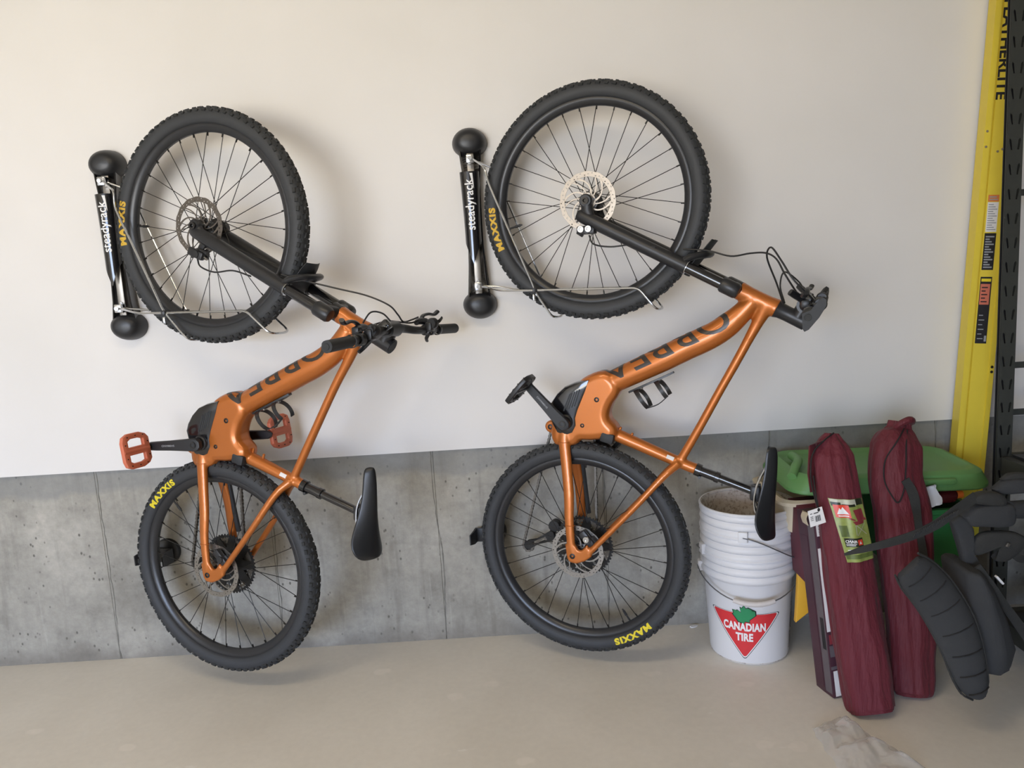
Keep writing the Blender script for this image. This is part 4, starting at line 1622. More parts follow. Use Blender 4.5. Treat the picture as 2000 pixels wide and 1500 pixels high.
# yellow legs and stretchers
g = G()
for k, (x, y) in enumerate(((-.196, -.165), (.275, -.165), (-.225, .14), (.275, .14))):
    sx = 1 if x > 0 else -1
    g = G()
    g.ring_loft([[V((x + a * .013 * f - (z * .04), y + b * .016 * f, z)) for a, b in ((-1, -1), (1, -1), (1, 1), (-1, 1))] for z, f in ((.0, .9), (.02, 1.05), (.30, 1.15), (.46, 1.5))] if x < 0 else
                [[V((x + a * .026 * f - .0 * z, y + b * .020 * f, z)) for a, b in ((-1, -1), (1, -1), (1, 1), (-1, 1))] for z, f in ((.0, .9), (.02, 1.05), (.26, 1.1), (.30, 1.3))])
    if x > 0 and y < 0:
        g.lathe([(.014, -.007), (.030, -.006), (.032, 0), (.030, .008), (.014, .009)], 24, Matrix.Translation((x + .006, y - .005, .009)), closed=True)
    g.make('leg', M['yellow_plastic'], pt, 30)
g = G()
g.plate([(-.285, .165), (-.275, .34), (-.262, .46), (-.15, .46), (-.19, .37), (-.207, .275), (-.24, .20)], .022, mtx=basis((1, 0, 0), (0, 0, 1), (0, -1, 0), (0, -.128, 0)), bev=.003)
g.ring_loft([[V((x, -.150, z0)), V((x, -.10, z0)), V((x, -.10, z1)), V((x, -.150, z1))] for x, z0, z1 in ((.03, .28, .318), (.18, .275, .316), (.29, .25, .314))])
g.make('apron', M['yellow_plastic'], pt, 30)

# things left in the basin
g = G()


def bottle(name, x, y, z, r, h, m_body, m_cap, label, cat, lay=None):
    root = empty(name, loc=(x, y, z))
    tag(root, label, cat)
    mt = lay or Matrix()
    G().lathe([(0, 0), (r * .9, 0), (r, .006), (r, h * .68), (r * .86, h * .76), (r * .45, h * .80), (r * .45, h * .82), (0, h * .82)], 20, mt).make('flask', m_body, root)
    G().lathe([(0, h * .82), (r * .56, h * .82), (r * .58, h * .83), (r * .56, h * .99), (r * .5, h), (0, h)], 20, mt).make('cap', m_cap, root)
    return root


bottle('bottle', 1.284, -.335, .49, .024, .145, M['blue_plastic'], M['purple'], 'slate blue bottle in the green basin beside the white packet', 'bottle', Matrix.Rotation(.12, 4, 'Y'))
bottle('bottle', 1.322, -.27, .55, .026, .13, M['purple'], M['purple'], 'purple bottle lying under the green lid', 'bottle', Matrix.Rotation(1.2, 4, 'Y') @ Matrix.Rotation(.3, 4, 'X'))
bottle('bottle', 1.322, -.33, .548, .024, .108, M['amber'], M['cap_orange'], 'dark red bottle with a bright orange cap under the green lid', 'bottle', Matrix.Rotation(1.5, 4, 'Y'))
g = G()
rnd = random.Random(9)
rows = []
for j in range(7):
    row = []
    for i in range(6):
        row.append(V((-.024 + i * .0096 + .004 * math.sin(j), -.004 + rnd.uniform(-.003, .003), -.032 + j * .0105)))
    rows.append(row)
back = [[p + V((0, .008, 0)) for p in r] for r in rows]
vs = [[g.bm.verts.new(p) for p in r] for r in rows]
vb = [[g.bm.verts.new(p) for p in r] for r in back]
for j in range(6):
    for i in range(5):
        g.bm.faces.new((vs[j][i], vs[j][i + 1], vs[j + 1][i + 1], vs[j + 1][i]))
        g.bm.faces.new((vb[j][i], vb[j + 1][i], vb[j + 1][i + 1], vb[j][i + 1]))
for j in range(6):
    g.bm.faces.new((vs[j][0], vs[j + 1][0], vb[j + 1][0], vb[j][0]))
    g.bm.faces.new((vs[j][5], vb[j][5], vb[j + 1][5], vs[j + 1][5]))
o = g.make('foil_packet', M['foil'], loc=(1.272, -.435, .588))
o.rotation_euler = (-.1, -.25, 0)
tag(o, 'white crumpled foil packet sticking up between bag and green lid', 'packet')


# ------------------------------------------------------------------ folding chair bags
def bag(name, axis, radii, seed, material, label, flat=.82):
    """axis: points base to top; radii along it; a stuffed nylon sleeve with long creases"""
    rnd = random.Random(seed)
    base = V(axis[0])
    root = empty(name, loc=base)
    pts = [V(p) - base for p in axis]
    pts = smooth_path(pts, 14)
    n = len(pts)
    rr = interp(radii, n)
    ph = [rnd.uniform(0, 6.28) for _ in range(8)]
    g = G()
    rings = []
    N = 96
    for i, p in enumerate(pts):
        t = (pts[min(i + 1, n - 1)] - pts[max(i - 1, 0)]).normalized()
        xx = V((1, 0, 0))
        xx = (xx - t * xx.dot(t)).normalized()
        yy = t.cross(xx)
        s = i / (n - 1)
        ring = []
        for k in range(N):
            a = 2 * PI * k / N
            f = 1 + .030 * math.sin(5 * a + ph[0] + 2.2 * s) + .022 * math.sin(9 * a + ph[1] - 3 * s) * (.5 + s) + .014 * math.sin(15 * a + ph[2] + 5 * s)
            f += .020 * math.sin(23 * s + ph[3] + 2 * a) * math.sin(2 * a + ph[4]) + .012 * math.sin(41 * s + ph[5] + 3 * a)
            if s > .84:
                f += .10 * (s - .84) / .16 * math.sin(8 * a + ph[6])
            f += .035 * mn.noise(V((math.cos(a) * 2.2 + seed, math.sin(a) * 2.2, s * 5))) + .022 * abs(mn.noise(V((math.cos(a) * 6 + seed, math.sin(a) * 6, s * 9)))) + .012 * abs(mn.noise(V((math.cos(a) * 14, math.sin(a) * 14 + seed, s * 17))))
            sq = (abs(math.cos(a)) ** 3.2 + abs(math.sin(a)) ** 3.2) ** (-1 / 3.2)
            sq = 1 + (sq - 1) * .55
            ring.append(p + xx * (rr[i] * f * sq * math.cos(a)) + yy * (rr[i] * f * sq * math.sin(a) * flat))
        rings.append(ring)
    g.ring_loft(rings)
    o = g.make('sleeve', material, root, 70)
    return root, o, base


def at_bag(o, base):
    t = bvh_of(o)

    def hit(x, z, eps=.001):
        h = t.ray_cast(V((x, -2, z)) - base, V((0, 1, 0)))
        if not h[0]:
            q = t.find_nearest(V((x, -.6, z)) - base)
            return q[0] + V((0, -eps, 0))
        return h[0] + V((0, -eps, 0))
    return hit


root, slv, base = bag('chair_bag', [(1.002, -.625, .004), (1.000, -.615, .03), (.990, -.59, .16), (.978, -.555, .32), (.966, -.53, .47), (.958, -.505, .60), (.951, -.480, .71), (.950, -.462, .775), (.954, -.455, .812)],
                      [.062, .068, .071, .072, .071, .069, .066, .062, .058, .040, .018], 3, M['maroon'], '')
tag(root, 'maroon nylon chair bag with a printed picture tag leaning in front', 'chair bag', 'maroon folding chair bags')
hit = at_bag(slv, base)
LC = {(0, 0): (.908, .638), (1, 0): (1.008, .632), (0, 1): (.944, .456), (1, 1): (1.031, .458)}


def on_label(x, y, eps=.003):
    """x 0..1 across, y 0..1 down the tag"""
    px = (1 - y) * (LC[0, 0][0] * (1 - x) + LC[1, 0][0] * x) + y * (LC[0, 1][0] * (1 - x) + LC[1, 1][0] * x)
    pz = (1 - y) * (LC[0, 0][1] * (1 - x) + LC[1, 0][1] * x) + y * (LC[0, 1][1] * (1 - x) + LC[1, 1][1] * x)
    p = hit(px, pz, eps)
    return p


lab = lambda nm, sh, m_, eps, st=.06: decal(nm, sh, lambda x, y: on_label(x, y, eps), m_, slv, step=st)
M['lawn'] = mat('printed_lawn', rgb(148, 160, 84), .4, noise=.35, nscale=60)
M['lawn2'] = mat('printed_lawn_dark', rgb(96, 110, 56), .4, noise=.4, nscale=50)
M['skyband'] = mat('printed_sky', rgb(196, 196, 176), .4, noise=.3, nscale=60)
M['tag_red'] = mat('tag_red', rgb(222, 74, 52), .4)
M['tag_maroon'] = mat('tag_maroon', rgb(140, 56, 62), .4)
M['tag_dark'] = mat('tag_dark_green', rgb(44, 48, 34), .4)
lab('picture_tag', [rect2d(0, 0, 1, 1)], M['lawn'], .0030)
lab('tag_sky', [rect2d(.02, .005, .98, .10)], M['skyband'], .0036)
lab('tag_trees', [rect2d(.02, .05, .28, .11), rect2d(.74, .0, .98, .10), rect2d(.3, .08, .7, .12)], M['tag_dark'], .0040)
lab('tag_shade', [rect2d(.06, .42, .30, .60)], M['lawn2'], .0038)
lab('tag_footer', [rect2d(.02, .88, .98, .95)], M['lawn2'], .0038)
lab('tag_logo_field', [rect2d(.06, .09, .48, .29)], M['tag_red'], .0044)
lab('tag_logo_mountain', [poly2d([(.11, .235), (.20, .135), (.24, .165), (.30, .12), (.44, .235), (.31, .235), (.345, .20), (.285, .175), (.25, .20), (.285, .235)]), rect2d(.13, .255, .42, .272)], M['white_print'], .0049)
lab('tag_chair', [poly2d([(.58, .17), (.90, .16), (.93, .34), (.66, .36)]), poly2d([(.48, .35), (.90, .35), (.86, .40), (.56, .41)]), poly2d([(.40, .28), (.58, .32), (.58, .345), (.40, .31)]), poly2d([(.90, .30), (.98, .33), (.97, .36), (.88, .35)])], M['tag_maroon'], .0044)
lab('tag_chair_frame', [poly2d([(.56, .41), (.585, .41), (.90, .58), (.87, .58)]), poly2d([(.88, .40), (.90, .40), (.56, .58), (.535, .58)]), poly2d([(.54, .41), (.56, .41), (.53, .57), (.51, .57)])], M['skyband'], .0048)
lab('tag_panel', [rect2d(.10, .62, .68, .755)], M['tag_dark'], .0044)
lab('tag_badge', [rect2d(.50, .645, .665, .735)], M['tag_red'], .0049)
tv, tf = text2d('CHAIR', .078, bold=.03, align='LEFT', sx=1.55)
lab('tag_lettering', [([(x + .12, .69 - y * .75) for x, y in tv], [f[::-1] for f in tf]), rect2d(.12, .705, .44, .715), rect2d(.12, .727, .40, .737), poly2d([(.54, .715), (.583, .665), (.625, .715)]), rect2d(.12, .80, .9, .812), rect2d(.12, .83, .8, .842)], M['white_print'], .0053, .03)
# drawcord, toggle and hang tag
G().tube([V(p) - base for p in ((.955, -.470, .816), (.915, -.495, .80), (.878, -.505, .765), (.866, -.520, .70), (.866, -.545, .65), (.868, -.566, .622), (.870, -.545, .66), (.876, -.515, .70))], .0022, 8, smooth=6).make('drawcord', M['cord'], root)
G().ball(V((.868, -.570, .616)) - base, (.006, .006, .009)).make('toggle', M['cord'], root)
g = G()
tp = [(.837, -.570, .611), (.876, -.576, .625), (.889, -.574, .576), (.846, -.568, .561)]
g.ring_loft([[V(p) - base for p in tp], [V(p) - base + V((0, .0012, 0)) for p in tp]])
ht = g.make('hang_tag', M['paper'], root)
u_, v_ = (V(tp[1]) - V(tp[0])), (V(tp[3]) - V(tp[0]))
sh = [rect2d(.40 + .042 * k, .42, .40 + .042 * k + (.012 + .012 * (k % 3)), .78) for k in range(9)] + [rect2d(.36, .22, .70, .27), rect2d(.12, .2, .26, .24), rect2d(.1, .4, .3, .43), rect2d(.1, .5, .3, .53), rect2d(.1, .6, .3, .63)]
decal('barcode', sh, lambda x, y: V(tp[0]) - base + u_ * x + v_ * y + V((0, -.0012, 0)), M['black_print'], ht, step=0)
# flap of the open mouth on the left
G().ring_loft([[V(p) - base for p in q] for q in (((.905, -.50, .80), (.93, -.475, .80), (.93, -.47, .795), (.905, -.49, .795)), ((.872, -.50, .79), (.90, -.47, .79), (.90, -.462, .785), (.872, -.49, .785)), ((.868, -.498, .70), (.905, -.475, .70), (.905, -.467, .70), (.868, -.488, .70)), ((.872, -.500, .645), (.91, -.485, .645), (.91, -.475, .645), (.875, -.49, .645)))]).make('mouth_flap', M['maroon_dark'], root)

root, slv, base = bag('chair_bag', [(1.166, -.545, .004), (1.168, -.54, .03), (1.170, -.525, .12), (1.171, -.515, .235), (1.170, -.485, .385), (1.171, -.455, .54), (1.162, -.43, .65), (1.172, -.41, .745), (1.186, -.395, .79), (1.193, -.39, .820)],
                      [.052, .060, .063, .064, .066, .069, .074, .077, .078, .076, .074, .068, .052, .034, .030], 11, M['maroon_dark'], '', .8)
tag(root, 'maroon nylon chair bag with black webbing down its front, behind the backpack belt', 'chair bag', 'maroon folding chair bags')
hit = at_bag(slv, base)
G().tube([hit(x, z, .004) for x, z in ((1.190, .805), (1.150, .775), (1.115, .72), (1.108, .66), (1.12, .615), (1.135, .60), (1.155, .64), (1.168, .71), (1.176, .76), (1.20, .80))], .0022, 8, smooth=5).make('drawcord', M['cord'], root)
G().ribbon([hit(x, z, .004) for x, z in ((1.160, .665), (1.178, .625), (1.184, .575), (1.186, .525), (1.192, .475), (1.198, .425))], [.026, .030, .022, .022, .024], .004, (1, 0, 0), smooth=3).make('webbing', M['nylon'], root)
G().ribbon([hit(x, z, .003) for x, z in ((1.193, .250), (1.205, .262), (1.218, .250), (1.224, .225))], [.02, .032, .022, .008], .004, (1, 0, -.4), smooth=3).make('tear', M['cord'], root)
g = G()
g.tube([V(p) - base for p in ((1.168, -.41, .805), (1.18, -.427, .823), (1.205, -.425, .831), (1.226, -.40, .820), (1.22, -.375, .81), (1.19, -.37, .805))], [.008, .010, .012, .011, .009], 10, smooth=4)
g.make('gathered_mouth', M['maroon_dark'], root)

# ------------------------------------------------------------------ cartons
o = empty('carton', loc=(.940, -.500, 0))
tag(o, 'tall slim dark printed carton standing left of the tagged maroon bag', 'box')
tilt = Matrix.Rotation(-.075, 4, 'Y') @ Matrix.Rotation(-.085, 4, 'X')
bx = G().box((0, 0, .2885), (.052, .088, .575), bev=.0015).make('shell', M['box'], o, mtx=tilt @ Matrix.Rotation(.22, 4, 'Z'))
side = lambda x0, z0, x1, z1, nm, m_, yy=-.0446: G().box(((x0 + x1) / 2, yy, (z0 + z1) / 2), (abs(x1 - x0), .0008, abs(z1 - z0))).make(nm, m_, bx)
lft = lambda y0, z0, y1, z1, nm, m_: G().box((-.0265, (y0 + y1) / 2, (z0 + z1) / 2), (.0008, abs(y1 - y0), abs(z1 - z0))).make(nm, m_, bx)
side(-.024, .21, .010, .47, 'white_panel', M['paper'])
side(-.018, .005, .024, .085, 'white_label', M['paper'])
side(-.024, .09, .02, .10, 'stripe', M['box_grey'])
side(-.022, .13, -.006, .165, 'photo_print', M['box_grey'])
side(-.020, .17, -.004, .20, 'photo_print', M['tag_maroon'])
lft(-.040, .012, -.008, .54, 'grey_panel', M['box_grey'])
lft(-.036, .15, -.018, .25, 'photo_print', M['nylon2'])
lft(.0, .02, .036, .50, 'dark_panel', M['box'])
G().ribbon([(-.026, -.02, .572), (-.036, -.022, .580), (-.044, -.02, .566), (-.040, -.02, .545)], .04, .0014, (.2, 1, 0), smooth=3).make('torn_flap', M['beige'], bx)
G().box((-.010, -.0455, .535), (.024, .001, .055)).make('barcode_label', M['paper'], bx)
sh = [rect2d(-.016 + 0, .512 + k * .005, -.004, .512 + k * .005 + .0016 + .0008 * (k % 2)) for k in range(9)]
decal('barcode', sh, lambda x, y: V((x, -.0463, y)), M['black_print'], bx, step=0)
G().ribbon([(.0, -.04, .575), (.014, -.05, .600), (.030, -.040, .585)], .04, .0014, (.3, 1, 0), smooth=3).make('torn_flap', M['box_grey'], bx)

o = empty('carton', loc=(.935, -.365, .33))
tag(o, 'dark maroon carton on the yellow apron between the pails and the tagged bag', 'box')
b2 = G().box((0, 0, .12), (.095, .11, .245), bev=.0015).make('shell', M['box2'] if 'box2' in M else M['maroon_box'] if 'maroon_box' in M else mat('maroon_carton', rgb(92, 30, 44), .5, noise=.1), o, mtx=Matrix.Rotation(-.06, 4, 'Y'))
G().box((.022, -.0555, .225), (.020, .0008, .026)).make('red_mark', M['tag_red'], b2)
G().box((.028, -.0555, .035), (.016, .0008, .02)).make('pink_mark', M['tag_maroon'], b2)
G().ribbon([(-.048, -.056, .20), (-.030, -.062, .185), (-.022, -.060, .165), (-.034, -.057, .15)], .012, .0012, (0, .3, 1), smooth=3).make('torn_tape', M['box_grey'], b2)

# ------------------------------------------------------------------ ladder
ld = empty('ladder', loc=(1.535, -.11, .03))
tag(ld, 'yellow fibreglass ladder standing on end against the white wall beside the charcoal post', 'ladder')
LB, LT = V((1.506, -.10, .03)), V((1.679, -.085, 2.66))
za = (LT - LB).normalized()
xa = V((1, -.18, 0))
xa = (xa - za * xa.dot(za)).normalized()
ya = za.cross(xa)
LM = basis(xa, ya, za, LB - V((1.535, -.11, .03)))
Lh = (LT - LB).length
prof = [(0, .0), (.018, 0), (.020, .010), (.024, .010), (.026, .003), (.079, .003), (.081, -.002), (.096, -.002), (.098, .004), (.098, .052), (.092, .052), (.090, .012), (.006, .012), (.006, .060), (0, .060)]
g = G()
g.ring_loft([[V((x, y, 0)) for x, y in prof], [V((x, y, Lh)) for x, y in prof]])
rail = g.make('side_rail', M['ladder'], ld, 20, mtx=LM)
for (x, z) in ((.008, 1.69), (.008, 1.64), (.046, 1.625), (.060, 1.632)):
    G().lathe([(0, .002), (.003, .002), (.0042, 0)], 12, Matrix.Translation((x, -.0 if x < .02 else .003, z)) @ Matrix.Rotation(PI / 2, 4, 'X')).make('rivet', M['rivet'], rail)
for (z) in (1.21, 1.192, .905, .888):
    G().lathe([(0, .003), (.0035, .003), (.005, 0)], 12, Matrix.Translation((.089, -.002, z)) @ Matrix.Rotation(PI / 2, 4, 'X')).make('bolt', M['darkmetal'], rail)
stick = lambda nm, sh, m_, e=.0006: decal(nm, sh, lambda x, y: V((x - .018, .003 - e, y)), m_, rail, step=0)
tv, tf = text2d('FEATHERLITE', .042, bold=.03, align='LEFT', sx=.80)
tl = max(v[0] for v in tv)
stick('brand_lettering', [([(.044 + y, 2.105 - x * (.315 / tl)) for x, y in tv], tf)], M['black_print'])
stick('caution_sticker', [rect2d(.048, 1.462, .082, 1.484)], mat('amber_sticker', rgb(214, 122, 60), .5))
stick('instruction_sticker', [rect2d(.048, 1.362, .082, 1.460)], M['paper'])
stick('instruction_lines', [rect2d(.051, 1.368 + k * .0075, .079 - .006 * (k % 3), 1.371 + k * .0075) for k in range(12)] + [rect2d(.052, 1.467, .078, 1.471), rect2d(.052, 1.475, .074, 1.479)], M['grey_print'], .0010)
stick('dark_sticker', [rect2d(.047, 1.235, .083, 1.358), rect2d(.047, .985, .083, 1.212)], M['black_print'])
stick('dark_sticker_lines', [rect2d(.051, 1.242 + k * .0085, .078 - .007 * (k % 3), 1.2465 + k * .0085) for k in range(13)] + [rect2d(.052, 1.00 + k * .016, .070 - .005 * (k % 2), 1.003 + k * .016) for k in range(6)] + [rect2d(.074, .992, .081, 1.012)], M['grey_print'], .0010)
stick('red_sticker_panel', [rect2d(.049, 1.118, .079, 1.188)], mat('faded_red', rgb(204, 112, 88), .5), .0011)
stick('yellow_sticker_band', [rect2d(.050, 1.196, .080, 1.206)], M['yellow_print'], .0011)
stick('red_sticker_lines', [rect2d(.053, 1.126 + k * .012, .072 - .006 * (k % 2), 1.130 + k * .012) for k in range(5)], M['black_print'], .0015)

# ------------------------------------------------------------------ charcoal shelving at the right
sv = empty('storage_shelf', loc=(1.6, -.3, 0))
tag(sv, 'charcoal steel shelving unit with slotted posts at the edge of the garage', 'shelf')
SO = V((1.6, -.3, 0))


def post(x, y):
    g = G()
    H = 2.5
    slots = []
    z = .08
    while z < H - .06:
        for s in (-1, 1):
            cx_ = .0245 + s * .0125
            sl = [(-.0028, -.017), (.0028, -.017), (.0042, .012), (.0, .018), (-.0042, .012)]
            slots.append(rotz2(sl, -s * .16, (cx_, z)))
        z += .0745
    g.plate([(0, 0), (.049, 0), (.049, H), (0, H)], .003, slots, mtx=basis((1, 0, 0), (0, 0, 1), (0, -1, 0), (x, y, 0)))
    g.box((x + .0475, y + .024, H / 2), (.003, .048, H))
    g.box((x + .0015, y + .003, H / 2), (.003, .006, H))
    # black sheet set behind the slotted face
    p = g.make('post', M['post'], sv, 25)
    p.location = -SO
    G().box((x + .025, y + .021, H / 2), (.044, .003, H)).make('slot_backing', M['bin'], p)
    G().box((x + .025, y + .02, .006), (.07, .06, .012), bev=.003).make('foot', M['rubber'], p)


post(1.557, -.300)
post(2.45, -.300)
for z in (.10, .64):                      # front-to-back beams on the left side, then the deck
    G().box(V((1.572, -.86, z)) - SO, (.030, 1.07, .055), bev=.003).make('side_beam', M['post'], sv)
for z in (.10, .64):
    G().box(V((2.02, -.285, z)) - SO, (.86, .026, .055), bev=.003).make('back_beam', M['post'], sv)
    if z:
        G().box(V((2.03, -.86, z + .031)) - SO, (.88, 1.06, .008)).make('deck', M['bin'], sv)
for z in (.955, .80, 1.5):
    G().box(V((2.02, -.268, z)) - SO, (.86, .006, .020)).make('brace', M['post'], sv)
post(1.546, -1.42)

# boxes on the shelf
for (nm, x0, y0, z0, x1, y1, z1, m_, lab_) in (
        ('storage_bin', 1.62, -.75, .139, 2.05, -.36, .40, M['bin'], 'black storage bin on the bottom shelf behind the charcoal post'),
        ('storage_bin', 1.66, -1.15, .139, 2.1, -.80, .36, M['greybin'], 'grey storage bin on the bottom shelf near the backpack')):
    o = empty(nm, loc=((x0 + x1) / 2, (y0 + y1) / 2, z0))
    tag(o, lab_, 'bin')
    hx, hy, hz = (x1 - x0) / 2, (y1 - y0) / 2, z1 - z0
    g = G()
    tray(g, [(-hx * .9, -hy * .9, hx * .9, hy * .9, .03, 0.001), (-hx, -hy, hx, hy, .03, hz * .86), (-hx * 1.03, -hy * 1.03, hx * 1.03, hy * 1.03, .03, hz * .87)])
    g.make('tub', m_, o, 30)
    g = G()
    tray(g, [(-hx * 1.03, -hy * 1.03, hx * 1.03, hy * 1.03, .03, hz * .88), (-hx * 1.03, -hy * 1.03, hx * 1.03, hy * 1.03, .03, hz * .96), (-hx * .95, -hy * .95, hx * .95, hy * .95, .03, hz)])
    g.make('lid', m_, o, 30)

# ------------------------------------------------------------------ backpack hung from the shelf
BO = V((1.30, -.70, .40))
bp = empty('backpack', loc=BO)
tag(bp, 'black backpack with a padded belt and dangling straps hung on the shelf', 'backpack')
L = lambda *p: V(p) - BO


def pad(name, outline, y, th, m_, bulge=.01, parent=bp, ydx=0.):
    """quilted pad: outline in x,z, domed towards the room"""
    c = V((sum(p[0] for p in outline) / len(outline), 0, sum(p[1] for p in outline) / len(outline)))
    pts = smooth_path([V((p[0], 0, p[1])) for p in outline + outline[:1]], 4)[:-1]
    rings = []
    for f, d in ((.90, th / 2), (1.0, th * .2), (1.0, -th * .2), (.95, -th / 2), (.86, -th / 2 - bulge * .3), (.5, -th / 2 - bulge * .5), (.15, -th / 2 - bulge * .55)):
        rings.append([c + (p - c) * f + V((0, y + d + ydx * (p.x - c.x), 0)) - BO for p in pts])
    g = G()
    g.ring_loft(rings)
    return g.make(name, m_, parent, 60)


# body pouch: a boxy compartment drawn to the lower right
g = G()
rings = []
for (x0, z0, x1, z1) in ((1.205, .470, 1.262, .462), (1.218, .395, 1.300, .400), (1.226, .31, 1.338, .312), (1.232, .235, 1.362, .232), (1.236, .185, 1.352, .190), (1.262, .165, 1.335, .170)):
    rings.append([L(x0, -.735, z0), L((x0 + x1) / 2, -.765, (z0 + z1) / 2), L(x1 - .012, -.74, z1), L(x1, -.70, z1 + .004), L(x1 - .006, -.60, z1 + .006), L((x0 + x1) / 2, -.58, z0), L(x0, -.60, z0)])
g.ring_loft(rings)
o = g.make('main_pouch', M['nylon2'], bp, 50)
mdv = o.modifiers.new('s', 'BEVEL')
mdv.width = .014
mdv.segments = 3
# hanging padded hip belt, curved over its front
belt = [(1.012, .505, .085), (1.045, .47, .11), (1.085, .425, .12), (1.118, .375, .122), (1.147, .315, .122), (1.165, .255, .112), (1.176, .20, .10), (1.192, .150, .080), (1.210, .118, .040)]
rings = []
for i, (x, z, wd) in enumerate(belt):
    a = V((belt[min(i + 1, 8)][0] - belt[max(i - 1, 0)][0], 0, belt[min(i + 1, 8)][1] - belt[max(i - 1, 0)][1])).normalized()
    nrm = V((-a.z, 0, a.x))
    c = V((x + .012, -.765 + .02 * math.sin(i * .7), z + .012)) - BO
    ring = []
    for k in range(20):
        b = 2 * PI * k / 20
        cw = math.copysign(abs(math.cos(b)) ** .6, math.cos(b))
        sw = math.copysign(abs(math.sin(b)) ** .7, math.sin(b))
        ring.append(c + nrm * (wd / 2 * cw) + V((0, 1, 0)) * (.016 * sw - .018 * (1 - cw * cw)))
    rings.append(ring)
g = G()
g.ring_loft(rings)
hb = g.make('hip_belt', M['nylon2'], bp, 60)
mdv = hb.modifiers.new('s', 'SUBSURF')
mdv.levels = mdv.render_levels = 1
bt = bvh_of(hb)
for i in range(1, 8):
    x, z, wd = belt[i]
    a = V((belt[i + 1][0] - belt[i - 1][0], 0, belt[i + 1][1] - belt[i - 1][1])).normalized()
    nrm = V((-a.z, 0, a.x))
    pts = []
    for k in range(7):
        p = V((x + .012, 0, z + .012)) + nrm * (wd * .36 * (-1 + 2 * k / 6)) - BO
        h = bt.ray_cast(V((p.x, -1, p.z)), V((0, 1, 0)))
        if h[0]:
            pts.append(h[0] + V((0, -.0012, 0)))
    if len(pts) > 2:
        G().tube(pts, .0018, 6).make('quilt_seam', M['cord'], hb)
pts = []
for i in range(9):
    x, z, wd = belt[i]
    a = V((belt[min(i + 1, 8)][0] - belt[max(i - 1, 0)][0], 0, belt[min(i + 1, 8)][1] - belt[max(i - 1, 0)][1])).normalized()
    pts.append(V((x + .012, -.765 + .02 * math.sin(i * .7), z + .012)) - BO + V((-a.z, 0, a.x)) * (wd / 2 * .98) + V((0, -.004, 0)))
G().tube(pts, .0034, 8, smooth=3).make('piping', M['nylon'], hb)
pts = []
for i in range(9):
    x, z, wd = belt[i]
    a = V((belt[min(i + 1, 8)][0] - belt[max(i - 1, 0)][0], 0, belt[min(i + 1, 8)][1] - belt[max(i - 1, 0)][1])).normalized()
    pts.append(V((x + .012, -.765 + .02 * math.sin(i * .7), z + .012)) - BO - V((-a.z, 0, a.x)) * (wd / 2 * .98) + V((0, -.004, 0)))
G().tube(pts, .003, 8, smooth=3).make('piping', M['nylon'], hb)
# long webbing strap reaching out to the left
G().ribbon([L(.885, -.705, .528), L(.93, -.712, .542), L(1.00, -.712, .556), L(1.07, -.705, .570), L(1.14, -.70, .596), L(1.20, -.69, .630), L(1.262, -.675, .660)], [.006, .018, .022, .024, .026, .028, .030], .003, (0, .15, 1), smooth=4).make('webbing_strap', M['nylon'], bp)
g = G()
for k in range(22):
    t = .45 + k * .018
    g.box(L(1.075 + k * .0055, -.710, .5735 + k * .0027), (.0016, .003, .016), Matrix.Rotation(.45, 3, 'Y'))
stuff(g.make('strap_stitching', M['nylon2'], bp))
# shoulder harness folded over the beam
pad('folded_pad', [(1.255, .655), (1.285, .668), (1.33, .664), (1.352, .645), (1.345, .628), (1.30, .632), (1.262, .640)], -.66, .03, M['nylon'])
pad('shoulder_pad', [(1.235, .60), (1.27, .628), (1.33, .632), (1.375, .625), (1.378, .575), (1.345, .565), (1.29, .570), (1.25, .575)], -.65, .05, M['nylon2'], .014)
pad('side_pad', [(1.205, .585), (1.235, .60), (1.262, .57), (1.262, .51), (1.285, .46), (1.31, .425), (1.305, .395), (1.275, .415), (1.245, .455), (1.228, .51)], -.655, .03, M['nylon2'])
pad('lumbar_wing', [(1.255, .515), (1.285, .548), (1.335, .552), (1.385, .545), (1.42, .52), (1.40, .49), (1.36, .462), (1.325, .47), (1.36, .50), (1.35, .52), (1.31, .51), (1.28, .488), (1.262, .49)], -.66, .02, M['nylon'])
G().tube([L(1.368, -.655, .610), L(1.42, -.64, .603), L(1.50, -.62, .598), L(1.56, -.60, .596)], [.024, .026, .026, .022], 14, smooth=3).make('frame_stay', M['nylon2'], bp)
pad('top_flap', [(1.335, .665), (1.37, .690), (1.42, .692), (1.47, .68), (1.48, .655), (1.40, .650), (1.35, .652)], -.63, .03, M['nylon2'])
pad('grab_loop', [(1.36, .69), (1.385, .706), (1.43, .705), (1.445, .69), (1.40, .685)], -.625, .016, M['nylon'])
G().ribbon([L(1.35, -.66, .545), L(1.372, -.668, .500), L(1.395, -.665, .47), L(1.44, -.65, .455)], .022, .003, (1, 0, .6), smooth=4).make('lower_strap', M['nylon'], bp)
G().box(L(1.352, -.682, .517), (.010, .004, .012), Matrix.Rotation(.5, 3, 'Y'), bev=.001).make('buckle', M['steel'], bp)
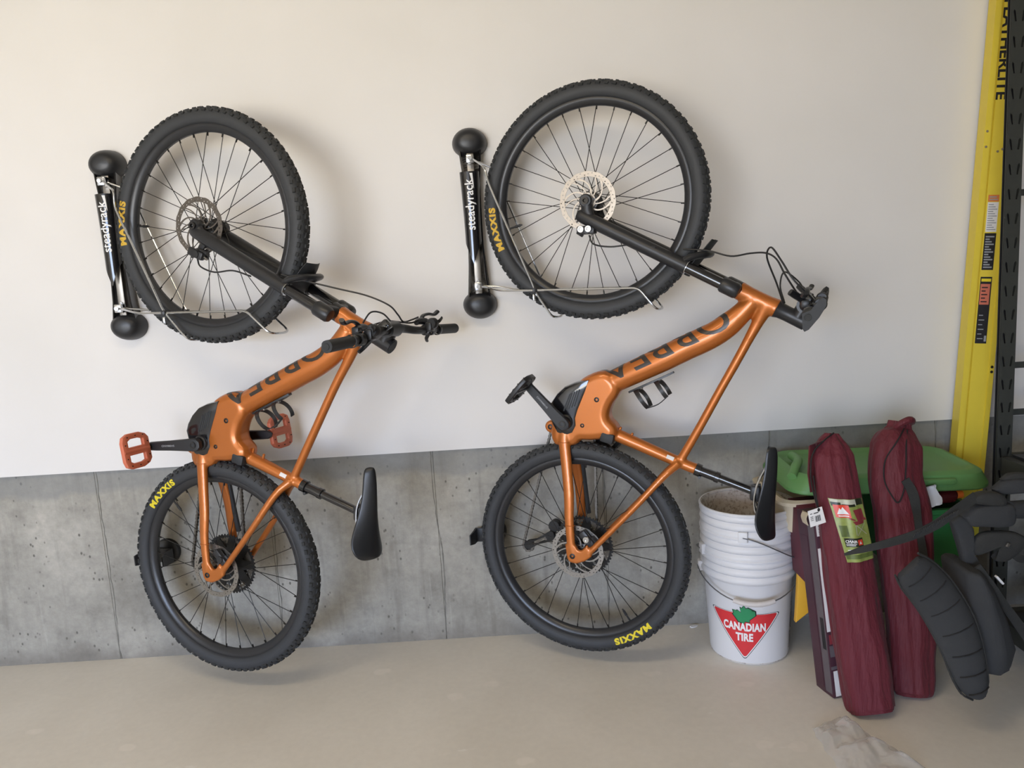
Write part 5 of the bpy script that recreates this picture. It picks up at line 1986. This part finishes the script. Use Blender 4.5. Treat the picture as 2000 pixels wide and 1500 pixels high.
G().ribbon([L(1.245, -.72, .478), L(1.285, -.72, .42), L(1.325, -.71, .36), L(1.37, -.70, .30), L(1.44, -.69, .20), L(1.50, -.68, .115), L(1.545, -.67, .06)], [.016, .022, .026, .030, .034], .006, (1, 0, .75), smooth=3).make('compression_strap', M['nylon'], bp)
G().box(L(1.326, -.69, .420), (.006, .012, .03), Matrix.Rotation(-.7, 3, 'Y'), bev=.001).make('reflective_tab', M['paper'], bp)

# ------------------------------------------------------------------ clear film bag on the floor
rnd = random.Random(21)
g = G()
NX, NY = 34, 26
cor = [V((.800, -.690, 0)), V((.902, -.640, 0)), V((1.03, -.90, 0)), V((.80, -.95, 0))]
grid = []
for j in range(NY):
    row = []
    for i in range(NX):
        s, t = i / (NX - 1), j / (NY - 1)
        p = (cor[0] * (1 - s) + cor[1] * s) * (1 - t) + (cor[3] * (1 - s) + cor[2] * s) * t
        e = min(s, 1 - s, t, 1 - t)
        q = p * 1
        p.x += .012 * mn.noise(V((q.y * 22, 3, q.x * 9)))
        p.y += .016 * mn.noise(V((q.x * 24, 7, 1)))
        h = abs(mn.noise(V((q.x * 13, q.y * 13, 1.7)))) * .045 + abs(mn.noise(V((q.x * 33, q.y * 33, 4.2)))) * .012 + .006
        p.z = .0015 + h * min(1, e * 7)
        row.append(p)
    grid.append(row)
gv = [[g.bm.verts.new(p) for p in r] for r in grid]
for j in range(NY - 1):
    for i in range(NX - 1):
        g.bm.faces.new((gv[j][i], gv[j][i + 1], gv[j + 1][i + 1], gv[j + 1][i]))
o = g.make('plastic_bag', M['film'], None, 60)
tag(o, 'crumpled clear plastic bag lying on the floor in front of the tagged bag', 'plastic bag')

# paper scraps against the foot of the wall
for (x, y, r) in ((.62, -.012, .3),):
    g = G()
    rr = random.Random(int(x * 100))
    pts = [V((math.cos(a) * .016 * rr.uniform(.6, 1.2), math.sin(a) * .009 * rr.uniform(.6, 1.2), 0)) for a in [2 * PI * k / 7 for k in range(7)]]
    g.ring_loft([pts, [p + V((0, 0, .003 + .003 * rr.random())) for p in pts]])
    o = g.make('paper_scrap', M['paper'], loc=(x, y - .012, .0))
    o.rotation_euler.z = r
    tag(o, 'small white paper scrap on the floor at the foot of the concrete wall', 'paper scrap')
